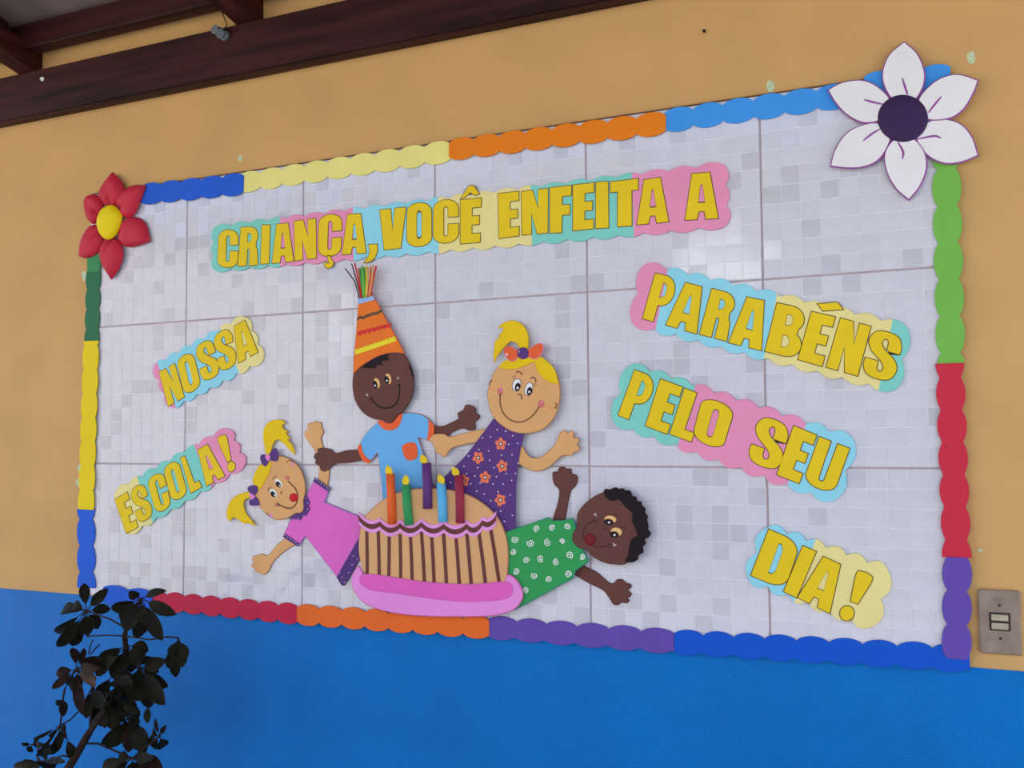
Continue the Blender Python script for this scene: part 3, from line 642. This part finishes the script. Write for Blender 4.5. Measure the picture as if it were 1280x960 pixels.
dots(k2, [(215, 378), (245, 370), (280, 362), (305, 356), (230, 394), (262, 385), (295, 376), (315, 370), (205, 396)], 4.5, hz + .0008, hat)
w = [(178, 545), (205, 525), (235, 528), (262, 512), (290, 505), (318, 492), (345, 492), (370, 478), (395, 470)]
pen('braid_trim', k2([(x, y + (9 if i % 2 else -9)) for i, (x, y) in enumerate(w)]), .0022, hz, F['trim_dark'], hat, .0010)
pen('braid_trim', k2([(x, y + (-9 if i % 2 else 9)) for i, (x, y) in enumerate(w)]), .0022, hz + .0006, F['trim_dark'], hat, .0008)
for i in range(7):
    x, y = 200 + i * 42, 660 - i * 11.3
    cut('heart_trim', k2([(x - 16, y - 14), (x, y - 10, 1), (x + 16, y - 18), (x + 20, y), (x + 2, y + 26, 1), (x - 18, y + 6)]), hz, .0010, F['trim_red'], hat, .0003)
pen('ribbon_trim', k2([(185, 668), (320, 635), (450, 598)]), .0024, hz, F['trim_red'], hat, .0006)
n = 11; up = []; dn = []
for i in range(n * 4 + 1):
    u = i / (n * 4); x = 160 + 348 * u; y = 825 - 118 * u
    up.append((x, y - 12 - 12 * abs(math.sin(math.pi * u * n)), 1)); dn.append((x + 6, y + 22, 1))
cut('lace_trim', k2(up + dn[::-1]), hz, .0010, F['trim_yellow'], hat, .0003, n=1)
st = [((192, 330), (160, 215), (80, 108), 'curl', 2.2), ((205, 330), (178, 215), (134, 66), 'curl', 2.2), ((212, 330), (190, 200), (160, 60), 'trim_red', 3.0), ((222, 330), (205, 220), (190, 100), 'c_orange', 2.6),
      ((232, 330), (216, 220), (205, 108), 'c_green', 3.4), ((242, 328), (232, 215), (224, 88), 'strip_green', 5.0), ((250, 328), (245, 210), (240, 98), 'c_green', 4.6), ((258, 325), (262, 200), (258, 82), 'trim_yellow', 3.2),
      ((265, 322), (275, 210), (278, 92), 'skin', 3.0), ((272, 322), (280, 210), (272, 95), 'dark_skin', 2.0), ((280, 320), (295, 200), (300, 90), 'c_orange', 2.8), ((288, 318), (308, 205), (320, 75), 'skin', 3.0), ((296, 318), (320, 200), (345, 84), 'trim_red', 3.4)]
for i, (a, m_, c_, mm, r) in enumerate(st):
    d = lay(5) + .002 + (i % 3) * .0016
    pts = [at(*q[:2], d + .002 * j) for j, q in enumerate(k2([(a[0], a[1] + 30), a, m_, c_]))]
    tube('streamer', pts, [r * .00058] * 4, F[mm], hat, n=6)

# --- girl in the violet dress
g2 = thing('girl_cutout', 'foam cutout girl in violet dress with orange flowers and one ponytail', 'cutout', base_of(610, 655), 'foam children around the cake')
k4 = KX(580, 390, 6.0)
cut('arm', k48([(350, 262, 1), (250, 280), (170, 300), (105, 316), (75, 300), (40, 298), (5, 305), (-22, 340), (3, 350), (2, 370), (20, 385), (18, 405), (45, 422), (66, 438), (86, 430), (102, 402), (130, 380), (200, 362), (300, 345, 1)]), (lay(3) + .0013), FT, F['skin'], g2, .0011, F['skin_rim'])
cut('arm', k48([(530, 360, 1), (550, 385), (570, 420), (605, 442), (650, 436), (700, 402), (745, 345), (768, 292), (795, 277), (815, 291), (835, 278), (852, 295), (850, 320), (876, 322), (882, 345), (870, 362), (886, 380), (880, 402), (855, 410), (840, 427), (818, 432), (795, 428), (768, 440), (720, 485), (670, 515), (620, 523), (570, 510), (515, 475, 1)]), (lay(3) + .0013), FT, F['skin'], g2, .0011, F['skin_rim'])
dr = cut('dress', k48([(370, 205, 1), (420, 240), (500, 270), (556, 290, 1), (528, 400), (512, 520), (503, 640), (501, 874, 1), (440, 880, 1), (200, 800, 1), (0, 640, 1), (28, 600, 1), (100, 530), (200, 430), (300, 300)]), (lay(4) + .0013), FT, F['violet'], g2, .0008)
z = (lay(5) + .0013) - .0001
def flower(k, x, y, r, rot):
    pts = []
    for i in range(40):
        a = 2 * math.pi * i / 40; q = r * (.62 + .38 * abs(math.cos(2.5 * (a + rot))))
        pts.append((x + q * math.cos(a), y + q * math.sin(a) * 1.12, 1))
    cut('dress_flower', k(pts), z, .0005, F['flower_orange'], dr, bev=0, n=1)
    cut('flower_eye', k(ell(x, y, r * .34, r * .36, 0, 12)), z + .0005, .0002, F['dark_rim'], dr, bev=0, n=1)
    cut('flower_eye', k(ell(x, y, r * .19, r * .2, 0, 10)), z + .0007, .0002, M['white'], dr, bev=0, n=1)
for x, y, r_ in ((412, 360, .3), (277, 442, .9), (421, 493, .5), (318, 561, .2), (410, 696, .7), (190, 580, .4)): flower(k48, x, y, 35, r_)
rd = random.Random(5); placed = []
for _ in range(900):
    x, y = rd.uniform(60, 530), rd.uniform(240, 860)
    lx = 370 - (y - 205) * .86 + 18 if y < 600 else 60
    if x < lx or x > (545 - (y - 295) * .14 if y < 600 else 492) or (y > 620 and x < 190 + (y - 620) * .95): continue
    if any((x - a) ** 2 + (y - b_) ** 2 < 45 ** 2 for a, b_ in placed) or any((x - a) ** 2 + (y - b_) ** 2 < 44 ** 2 for a, b_ in ((412, 360), (277, 442), (421, 493), (318, 561), (410, 696), (190, 580))): continue
    placed.append((x, y))
dots(k48, placed, 4.2, z, dr)
hd = cut('head', k4([(175, 640), (183, 560), (225, 450), (300, 375), (400, 332), (540, 328), (620, 368), (680, 440), (716, 530), (720, 640), (692, 760), (640, 840), (570, 890), (470, 912), (370, 900), (280, 850), (208, 770)]), (lay(5) + .0013), FT, F['skin'], g2, .0014, F['skin_rim'])
e = (lay(6) + .0013)
cut('fringe', k4([(255, 407, 1), (320, 358), (440, 332), (560, 330, 1), (540, 365), (475, 395), (410, 420), (340, 432), (285, 424)]), e, .0008, F['hair'], hd, .0006, F['hair_rim'])
cut('fringe', k4([(528, 375, 1), (545, 325), (620, 365), (682, 438), (708, 540, 1), (640, 527), (580, 482), (545, 430)]), e + .0002, .0008, F['hair'], hd, .0006, F['hair_rim'])
cut('ponytail', k4([(480, 300, 1), (482, 180), (450, 108), (400, 70), (340, 65), (280, 90), (250, 121, 1), (292, 118), (282, 150), (244, 186, 1), (272, 180), (230, 222, 1), (225, 270), (220, 330), (228, 387, 1), (250, 330), (300, 270), (340, 225), (380, 226), (410, 258), (415, 310, 1)]), (lay(4) + .0013), FT, F['hair'], hd, .0010, F['hair_rim'])
bw = cut('hair_bow', k4([(402, 285), (345, 255), (302, 270), (302, 312), (340, 366), (376, 367), (405, 340), (475, 335), (515, 352), (552, 346), (588, 298), (596, 255), (570, 232), (522, 250), (478, 282)]), e + .0012, .0018, F['orange'], hd, .0008, F['heart'])
puff('bow_button', [(p[0], p[1]) for p in k4(ell(442, 310, 44, 44))], e + .0030, .0025, F['violet'], hd)
cut('bow_glint', k4(ell(416, 298, 6, 10, 30, 10)), e + .0046, .0006, M['white'], hd, bev=0, n=1)
cut('bow_glint', k4(ell(322, 318, 5, 10, -30, 10)), e + .0030, .0003, M['white'], hd, bev=0, n=1)
for q in (((394, 547), (30, 46), 14, (402, 562), (20, 32), (402, 569), 9), ((485, 579), (28, 48), 14, (491, 594), (20, 32), (489, 599), 9)):
    cut('eye_outline', k4(ell(q[0][0], q[0][1], q[1][0] + 4, q[1][1] + 4, q[2])), e, .0002, M['black'], hd, bev=0, n=1)
    eye(k4, hd, *q, e + .0002)
for q in ([(390, 457), (405, 445), (425, 455), (438, 472)], [(497, 502), (515, 488), (535, 503), (540, 524)], [(403, 622), (418, 615), (432, 632), (429, 657)], [(190, 550), (195, 525), (214, 515)], [(684, 680), (694, 700), (682, 726)]):
    pen('pencil_mark', k4(q), .0020, e, F['smile'], hd)
for q in ([(372, 500), (364, 480)], [(384, 496), (378, 474)], [(525, 555), (545, 545)], [(522, 545), (538, 532)]): pen('eyelash', k4(q), .0010, e, F['lash'], hd)
for q in ((272, 598, 21, 30), (578, 690, 25, 30)):
    cut('cheek', k4(ell(*q[:2], *q[2:], 0)), e, .0002, F['blush'], hd, bev=0, n=1)
    cut('cheek_glint', k4(ell(q[0] + 6, q[1] - 16, 8, 8, 0, 10)), e + .0002, .0002, F['heart'], hd, bev=0, n=1)
pen('smile', k4([(273, 612), (270, 680), (290, 750), (340, 805), (405, 825), (470, 810), (530, 760), (562, 708)]), .0021, e + .0003, F['smile'], hd)
for q in ((202, 574), (658, 726)): cut('ear_mark', k4(ell(*q, 11, 13, 0, 10)), e, .0002, F['ear'], hd, bev=0, n=1)

# --- boy in the green shirt leaning from the right
b2 = thing('boy_cutout', 'foam cutout boy in green spiral shirt with curly black hair at right', 'cutout', base_of(690, 740), 'foam children around the cake')
kr = KX(630, 570, 4.8)
cut('arm', kr([(285, 420, 1), (300, 350), (322, 280), (330, 207), (300, 170), (290, 122), (294, 96), (320, 92), (330, 70), (355, 65), (376, 76), (400, 75), (408, 105), (437, 117), (440, 150), (425, 185), (402, 207), (382, 290), (358, 420, 1)]), lay(0), FT, F['dark_skin'], b2, .0008, F['dark_rim'])
cut('arm', kr([(440, 620, 1), (480, 657), (560, 700), (640, 765), (680, 740), (710, 742), (730, 760), (760, 770), (762, 790), (744, 805), (763, 825), (756, 845), (742, 850), (750, 870), (735, 885), (705, 880), (685, 895), (655, 890), (625, 845), (590, 805), (500, 760), (420, 708), (400, 660, 1)]), lay(0), FT, F['dark_skin'], b2, .0008, F['dark_rim'])
sh = cut('shirt', kr([(265, 367, 1), (288, 386, 1), (360, 384), (412, 371, 1), (428, 412, 1), (470, 560, 1), (512, 632, 1), (430, 690, 1), (413, 735, 1), (65, 925, 1), (-70, 900, 1), (-70, 490, 1), (10, 455, 1)]), (lay(5) + .0013), FT, F['green_shirt'], b2, .0014, F['green_rim'])
for i, (x, y, r) in enumerate(((197, 435, 20), (288, 432, 19), (378, 424, 19), (63, 500, 22), (160, 522, 23), (262, 520, 22), (350, 513, 16), (392, 595, 22), (470, 603, 18), (220, 615, 21), (313, 637, 20), (133, 627, 20), (53, 577, 18), (73, 690, 20), (182, 718, 20), (270, 740, 19), (385, 710, 21), (128, 803, 18))):
    a0 = 1.3 * i; sg = 1 if i % 3 else -1
    pen('spiral', kr([(x + r * (.12 + .88 * j / 14) * math.cos(a0 + sg * j * .78), y + r * (.12 + .88 * j / 14) * math.sin(a0 + sg * j * .78) * 1.05) for j in range(15)]), .0017, (lay(6) + .0013) - .0002, M['white'], sh, n=3)
hd = cut('head', kr([(442, 340), (436, 420), (412, 465), (413, 515), (448, 552), (490, 562), (540, 610), (600, 640), (660, 651), (730, 648), (790, 590), (815, 500), (810, 400), (785, 310), (730, 245), (650, 210), (572, 226), (500, 272)]), (lay(6) + .0013), FT, F['dark_skin'], b2, .0012, F['dark_rim'])
e = (lay(7) + .0013)
cut('curly_hair', kr([(603, 242, 1), (598, 210), (612, 197), (630, 200), (645, 195), (668, 188), (690, 197), (712, 193), (728, 206), (750, 206), (765, 225), (768, 238), (792, 247), (800, 268), (822, 275), (828, 295), (848, 318), (845, 340), (862, 362), (858, 385), (866, 420), (864, 440), (880, 462), (868, 488), (845, 500), (850, 525), (832, 548), (836, 578), (808, 596), (800, 622), (765, 640), (722, 632, 1), (745, 592), (752, 540), (768, 495), (800, 480, 1), (790, 440), (768, 390), (768, 345), (722, 300), (690, 262), (640, 268)]), e, .0022, F['curl'], hd, .0008)
eye(kr, hd, (638, 380), (36, 22), 8, (628, 396), (29, 19), (630, 398), 7, e, 'tan_eye')
eye(kr, hd, (674, 455), (34, 25), 10, (661, 471), (28, 19), (663, 474), 7, e, 'tan_eye')
pen('smile', kr([(545, 384), (505, 408), (478, 440), (474, 480), (495, 520), (540, 542), (590, 546), (632, 532)]), .0020, e, F['dark_rim'], hd)
for q in ([(595, 430), (605, 442), (620, 430)], [(700, 425), (725, 432), (735, 445)], [(530, 378), (548, 386), (556, 400)], [(620, 525), (634, 533), (640, 545)], [(660, 350), (685, 355)]):
    pen('pencil_mark', kr(q), .0016, e, F['dark_rim'], hd)
puff('dark_red_nose', [(p[0], p[1]) for p in kr(ell(517, 501, 34, 37))], e + .0003, .0024, F['nose_dark'], hd)
for x, y in ((540, 353), (549, 346), (553, 358), (658, 527), (668, 533), (660, 538)): cut('cheek_glint', kr(ell(x, y, 5, 3, 20, 8)), e, .0003, M['white'], hd, bev=0, n=1)

# ------------------------------------------------------------------ the cake
kc = KX(440, 560, 4.364)
c = thing('cake_cutout', 'big foam cutout birthday cake with five candles on a pink plate', 'cutout', base_of(542, 765))
d = lay(6) + .0022
ck = cut('cake_body', kc([(60, 390), (110, 330), (190, 268), (300, 228), (420, 218), (540, 228), (650, 262), (745, 325), (805, 395), (838, 475), (852, 560), (850, 660), (838, 760, 1), (440, 760, 1), (85, 715, 1), (50, 640), (35, 560), (40, 460)]), d, .003, F['cake'], c, .0018, F['cake_rim'])
for a, b_ in (((80, 440), (82, 700)), ((142, 440), (148, 705)), ((202, 465), (200, 712)), ((262, 470), (265, 722)), ((318, 475), (328, 728)), ((378, 455), (395, 735)), ((433, 465), (448, 742)), ((498, 455), (515, 745)), ((565, 465), (585, 745)), ((625, 455), (650, 745)), ((690, 445), (728, 742)), ((757, 447), (803, 736))):
    pen('chocolate_stripe', kc([a, ((a[0] + b_[0]) / 2 + 1, (a[1] + b_[1]) / 2), b_]), .0076, d + .003, F['choc'], ck, .0006)
cs = [(36, 380), (152, 414), (262, 424), (378, 418), (500, 428), (625, 428), (712, 408), (786, 380)]
path = []
for (xa, ya), (xb, yb_) in zip(cs, cs[1:]):                  # swags hanging between the cusps
    for j in range(9):
        u = j / 9; path.append((xa + (xb - xa) * u, ya + (yb_ - ya) * u + (30 if xb - xa > 80 else 22) * 4 * u * (1 - u)))
path = [Vector(v[:2]) for v in wall2(kc(path + [cs[-1]]), d + .005)]
VO = lambda h: [p + Vector((0, h)) for p in path] + [p - Vector((0, h)) for p in path[::-1]]
fr = plate('frosting', [VO(.0125)], d + .003, .0018, F['frosting'], c, 0, F['plate_rim'])
plate('chocolate_wave', [VO(.0050)], d + .0048, .0008, F['choc'], fr, 0)
pl = cut('plate', kc([(40, 645), (12, 668), (-3, 705), (-2, 750), (20, 800), (70, 850), (170, 890), (300, 912), (450, 921), (600, 922), (760, 918), (870, 890), (922, 840), (932, 790), (912, 740), (880, 702), (845, 692), (820, 740), (640, 800), (400, 800), (200, 770), (70, 700)]), d + .002, .0028, F['plate_pink'], c, .0020, F['plate_rim'])
cut('plate_well', kc([(38, 712), (60, 688), (150, 692), (300, 716), (450, 734), (650, 742), (800, 730), (862, 735), (877, 770), (862, 810), (800, 832), (600, 840), (400, 818), (250, 796), (100, 775), (50, 745)]), d + .0048, .0012, F['plate_magenta'], pl, .0009, F['plate_rim'])
kd = KX(480, 560, 8)
for (cn, a, b_, w, fl, rot, dx) in (('c_orange', (62, 255), (80, 762), 78, (45, 228), -12, 0), ('c_green', (220, 365), (252, 772), 82, (215, 325), 4, 0), ('c_purple', (425, 150), (435, 606), 86, (393, 116), -25, 0), ('c_blue', (572, 350), (590, 738), 88, (567, 316), -20, 0), ('c_maroon', (748, 270), (762, 750), 82, (712, 240), -28, 0)):
    dz = d + .003 + .0045
    A = kd([a, ((a[0] * .5 + b_[0] * .5) + (-4 if cn == 'c_green' else 4), (a[1] + b_[1]) / 2), b_])
    pts = [at(*q, dz) for q in A]; rad = (at(A[2][0] + w / 16, A[2][1], dz) - pts[2]).length
    bm = bmesh.new(); add_tube(bm, pts, rad * .98, 14)
    cn_ = link('candle', bm, F[cn], c, smooth=True)
    fx, fy = fl; r_ = math.radians(rot)
    base = [(0, -56), (18, -36), (33, -8), (32, 20), (16, 44), (2, 58), (-14, 46), (-32, 18), (-33, -12), (-16, -40)]
    cut('flame', kd([(fx + x * math.cos(r_) - y * math.sin(r_), fy + x * math.sin(r_) + y * math.cos(r_)) for x, y in base]), dz + rad * .55, .002, F['flame'], cn_, .0006)

# ------------------------------------------------------------------ light switch
q = [at(x, y, -WY) for x, y in ((1223.5, 737), (1276.5, 737), (1276.5, 817), (1223.5, 817))]
cx, cz = sum(v.x for v in q) / 4, sum(v.z for v in q) / 4
sw = thing('light_switch', 'grimy grey beige double light switch plate on yellow wall at right', 'light switch', (cx, WY, cz))
PX, PZ = abs(q[1].x + q[2].x - q[0].x - q[3].x) / 4, abs(q[0].z + q[1].z - q[2].z - q[3].z) / 4
M['plate_grey'] = mat('aged_plastic', C(134, 118, 104), rough=0.5, spec=0.4, var=0.12, scale=40)
M['rocker'] = mat('rocker_plastic', C(165, 152, 132), rough=0.45, spec=0.4, var=0.12, scale=60)
M['grime'] = mat('grime_dark', C(48, 34, 34), rough=0.7, var=0.1)
def rrect(hx, hz_, r, ox=0, oz=0): return [(cx + ox + p[0], cz + oz + p[1]) for p in rr(-hx, hx, -hz_, hz_, r, r)]
plate('cover_plate', [rrect(PX, PZ, .004)], -WY, .0075, M['plate_grey'], sw, .0022, M['plate_grey'])
uw = PX / 242; oz = (600 - 480) / 375 * 0 + PZ * ((475 - 482) / -375)
plate('rocker_frame', [rrect(PX * .5, PZ * .285, .002, PX * .0, oz)], -WY + .0075, .0008, M['grime'], sw, .0003)
for s in (1, -1):
    plate('rocker', [rrect(PX * .40, PZ * .098, .0012, 0, oz + s * PZ * .135)], -WY + .0080, .0035, M['rocker'], sw, .0010)
for s in (1, -1):
    zz = oz + (PZ * .51 if s > 0 else -PZ * .52)
    plate('screw', [[(cx + .0022 * math.cos(a), cz + zz + .0022 * math.sin(a)) for a in (2 * math.pi * i / 12 for i in range(12))]], -WY + .0075, .0008, M['grime'], sw, .0003)

# ------------------------------------------------------------------ knob insulators and the wire on the beam
M['porcelain'] = mat('grey_porcelain', C(92, 98, 104), rough=0.35, spec=0.5, var=0.08)
p = at(269, 37, BT + .01)
kn = thing('knob_insulator', 'grey round knob insulator fixed to the dark beam near the ceiling', 'insulator', (p.x, -BT + WY, p.z))
for nm, dx, dz_, r in (('knob', 0, 0, .0105), ('knob', .016, -.012, .0115)):
    a = Vector((p.x + dx, -BT + WY, p.z + dz_)); bm = bmesh.new()
    add_tube(bm, [a, a + Vector((0, -.006, 0)), a + Vector((0, -.009, 0)), a + Vector((0, -.013, 0)), a + Vector((0, -.018, 0)), a + Vector((0, -.020, 0))], [r, r, r * .7, r * .7, r, r * .75], 16)
    link(nm, bm, M['porcelain'], kn)
bm = bmesh.new(); add_tube(bm, [at(276, 8, .03), at(278, 16, .034), at(281, 24, .036), at(284, 31, .036), at(279, 38, .042)], .0014, 6)
o = link('wire', bm, M['black'], smooth=True); o['label'] = 'thin black wire hanging down onto the beam beside the knob insulator'; o['category'] = 'wire'

# ------------------------------------------------------------------ umbrella plant in front of the wall
M['leaf'] = mat('dark_leaf', C(24, 24, 14, .9), rough=0.55, spec=0.1, var=0.25, scale=60)
M['leaf2'] = mat('brown_leaf', C(36, 22, 18, .9), rough=0.55, spec=0.1, var=0.25, scale=60)
M['leaf3'] = mat('pale_leaf', C(80, 60, 48), rough=0.5, spec=0.35, var=0.15, scale=60)
M['stem'] = mat('brown_stem', C(42, 30, 24, .9), rough=0.7, spec=0.2, var=0.2, scale=80)
M['clay'] = mat('clay_pot', C(150, 84, 58), rough=0.8, spec=0.2, var=0.1, scale=12)
M['soil'] = mat('potting_soil', (0.05, 0.035, 0.025), rough=1.0, var=0.3, scale=60, bump=0.6, bscale=80)
PD = 0.24
p0 = at(85, 960, PD)
plant = thing('umbrella_plant', 'dark leafy potted umbrella plant in front of the blue wall', 'plant', (p0.x - .06, -PD, 0))
kp = KX(0, 720, 5.333); kq = KX(0, 800, 5.333)
rl = random.Random(3)
def leaf(base, tip, w, m, roll=0.0, droop=.12):
    ax = tip - base; L = ax.length; ax /= L
    view = (CAM - base).normalized()
    side = ax.cross(view).normalized(); nor = side.cross(ax).normalized()
    side = (side * math.cos(roll) + nor * math.sin(roll)); nor = side.cross(ax).normalized()
    bm = bmesh.new(); rows = []
    for i, (u, ww) in enumerate(((0, .05), (.1, .1), (.22, .52), (.42, .92), (.62, 1.0), (.8, .78), (.93, .4), (1.0, .03))):
        c_ = base + ax * (u * L) + nor * (math.sin(u * math.pi) * L * droop)
        h = w * .5 * ww
        rows.append([bm.verts.new(c_ - side * h + nor * h * .25), bm.verts.new(c_), bm.verts.new(c_ + side * h + nor * h * .25)])
    for r0, r1 in zip(rows, rows[1:]):
        bm.faces.new((r0[0], r0[1], r1[1], r1[0])); bm.faces.new((r0[1], r0[2], r1[2], r1[1]))
    return link('leaf', bm, m, plant, smooth=True)
def whorl(k, c_, tips, d, ws=None, m='leaf'):
    C0 = at(*k([c_])[0][:2], d)
    for i, tp in enumerate(tips):
        dd = d + rl.uniform(-.03, .035)
        T = at(*k([tp[:2]])[0][:2], dd)
        L = (T - C0).length
        w = tp[2] * .00086 if len(tp) > 2 else min(.032, max(.016, L * .42))
        B = C0.lerp(T, .16)
        mm = tp[3] if len(tp) > 3 else m
        leaf(B, T, w, M[mm], rl.uniform(-.5, .5), rl.uniform(.05, .16))
        tube('petiole', [C0, B], .0013, M['stem'], plant, n=5)
    return C0
A = whorl(kp, (575, 232), [(560, 48, 26), (722, 82, 26), (738, 222, 26), (655, 352, 32), (585, 400, 36), (480, 465, 30), (380, 472, 30), (366, 372, 26), (412, 235, 34), (490, 190, 30)], .25)
Bc = whorl(kp, (940, 150), [(742, 222, 32), (800, 290, 32), (835, 370, 42), (915, 415, 42), (1085, 432, 34), (1177, 258, 30), (1112, 98, 20), (860, 100, 24), (965, 330, 30)], .27)
Cc = whorl(kp, (850, 460), [(655, 545, 30), (640, 665, 34), (745, 680, 32), (800, 640, 26), (935, 605, 28), (990, 500, 34), (880, 640, 30)], .22)
D = whorl(kp, (512, 620), [(374, 655, 26), (345, 752, 20), (480, 478, 24), (565, 480, 16), (655, 535, 34), (548, 925, 26), (665, 610, 30), (520, 760, 24, 'leaf2'), (640, 740, 22, 'leaf3')], .24, m='leaf2')
tube('petiole', [at(*kp([(590, 520)])[0], .25), at(*kp([(600, 470)])[0], .25), at(*kp([(622, 425)])[0], .25)], .0014, M['stem'], plant, n=5)
tube('petiole', [at(*kp([(600, 525)])[0], .25), at(*kp([(630, 490)])[0], .25), at(*kp([(660, 457)])[0], .25)], .0016, M['stem'], plant, n=5)
Ec = whorl(kp, (1190, 412), [(1120, 615, 24), (1170, 675, 26), (1240, 560, 26), (1215, 610, 28), (1140, 540, 28)], .23)
Fc = whorl(kp, (930, 610), [(1112, 562, 34), (1060, 640, 30), (1120, 740, 34), (1100, 860, 44), (1010, 800, 52), (950, 800, 50), (880, 740, 48), (1000, 880, 36), (800, 780, 42), (930, 720, 40)], .2)
Gc = whorl(kp, (620, 735), [(575, 950, 30), (650, 985, 36), (690, 880, 30), (600, 640, 30, 'leaf3')], .21)
G2 = whorl(kq, (800, 330), [(660, 570, 44), (760, 560, 44), (880, 500, 46), (740, 440, 44), (690, 400, 34), (760, 270, 36), (900, 420, 44), (840, 200, 40), (960, 390, 40)], .19)
Hc = whorl(kq, (855, 505), [(712, 718, 44), (855, 750, 40, 'leaf2'), (975, 745, 46), (920, 700, 44), (800, 650, 40), (700, 560, 36)], .2)
Ic = whorl(kq, (402, 570), [(218, 660, 10), (328, 645, 12), (240, 780, 12), (345, 765, 26), (440, 655, 14), (390, 720, 18)], .26)
I2 = whorl(kq, (440, 640), [(488, 782, 24), (430, 560, 10)], .26)
I3 = whorl(kq, (215, 700), [(140, 690, 10), (185, 745, 20), (240, 690, 18), (265, 640, 10)], .26)
I4 = whorl(kq, (325, 690), [(285, 785, 34), (250, 720, 20), (335, 765, 28)], .25)
Jc = whorl(kq, (880, 790), [(682, 850, 30), (790, 775, 28), (770, 870, 34), (1085, 860, 40, 'leaf2'), (980, 745, 30), (900, 900, 40), (1030, 790, 26)], .21)
Kc = whorl(kq, (285, 805), [(92, 850, 22), (150, 835, 30), (245, 800, 24), (360, 860, 34), (300, 860, 36), (440, 815, 18), (230, 860, 26)], .25)
Lc = whorl(kq, (1065, 640), [(1035, 520, 10), (1110, 565, 12), (1000, 700, 34), (1085, 720, 30), (1010, 640, 30)], .22)
for _ in range(30):                                         # the dense middle of the plant
    x, y = rl.gauss(155, 22), rl.gauss(858, 26); dd = rl.uniform(.17, .25); a = rl.uniform(.2, 2.9)
    L_ = rl.uniform(18, 27); B = at(x, y, dd); T = at(x + L_ * math.cos(a), y + L_ * math.sin(a), dd + rl.uniform(-.03, .03))
    leaf(B, T, (T - B).length * rl.uniform(.4, .52), M['leaf'], rl.uniform(-.6, .6), rl.uniform(.05, .16))
Nc = whorl(kq, (420, 390), [(382, 440, 20), (425, 510, 20), (445, 480, 10)], .26)
stem = [Vector((plant.location.x + .02, -PD, .30)), Vector((plant.location.x + .04, -PD, .5)), at(62, 1010, PD)]
stem += [at(*q[:2], PD) for q in kq([(455, 855), (520, 750), (575, 650), (640, 545)])] + [at(*q[:2], .21) for q in kq([(720, 430), (800, 260), (840, 60)])] + [at(*kp([(830, 400)])[0], .23), at(*kp([(850, 320)])[0], .25), Bc]
tube('trunk', stem, [.011, .010, .0095, .009, .008, .008, .0075, .006, .006, .0055, .0055, .004, .003], M['stem'], plant, n=10)
def branch(pts, r=.0018): tube('branch', pts, r, M['stem'], plant, n=6)
S1 = at(*kp([(835, 400)])[0], .235)
branch([S1, at(*kp([(700, 395)])[0], .24), at(*kp([(580, 402)])[0], .24)], .0015)
branch([at(*kp([(810, 330)])[0], .25), at(*kp([(740, 290)])[0], .25), A], .0018)
branch([S1, at(*kp([(1000, 425)])[0], .235), at(*kp([(1120, 405)])[0], .23), Ec], .0018)
branch([S1, Cc]); branch([at(*kq([(820, 200)])[0], .2), Fc]); branch([at(*kq([(720, 430)])[0], .21), Hc]); branch([at(*kq([(760, 350)])[0], .2), G2])
branch([Nc, at(*kp([(430, 760)])[0], .25), at(*kp([(470, 680)])[0], .24), D], .0022)
branch([D, Gc], .003); branch([Gc, at(*kq([(600, 600)])[0], .23)], .003)
branch([Ic, Nc], .002); branch([Ic, at(*kq([(470, 530)])[0], .25), at(*kq([(530, 470)])[0], .24), Gc], .0018)
branch([Ic, I2], .0016); branch([Ic, I4], .0014); branch([I4, I3], .0013)
branch([at(*kq([(570, 690)])[0], PD), at(*kq([(650, 690)])[0], .23), at(*kq([(760, 735)])[0], .22), Jc], .0022)
branch([Jc, Lc], .002); branch([at(*kq([(500, 790)])[0], PD), at(*kq([(420, 770)])[0], .245), at(*kq([(340, 800)])[0], .25), Kc], .0018)
px_, py_ = plant.location.x, -PD
bm = bmesh.new(); add_tube(bm, [(px_, py_, 0), (px_, py_, .02), (px_, py_, .26), (px_, py_, .262), (px_, py_, .31)], [.10, .105, .145, .16, .16], 32)
link('pot', bm, M['clay'], plant)
bm = bmesh.new(); add_tube(bm, [(px_, py_, .309), (px_, py_, .314)], [.148, .148], 32); link('soil', bm, M['soil'], plant)
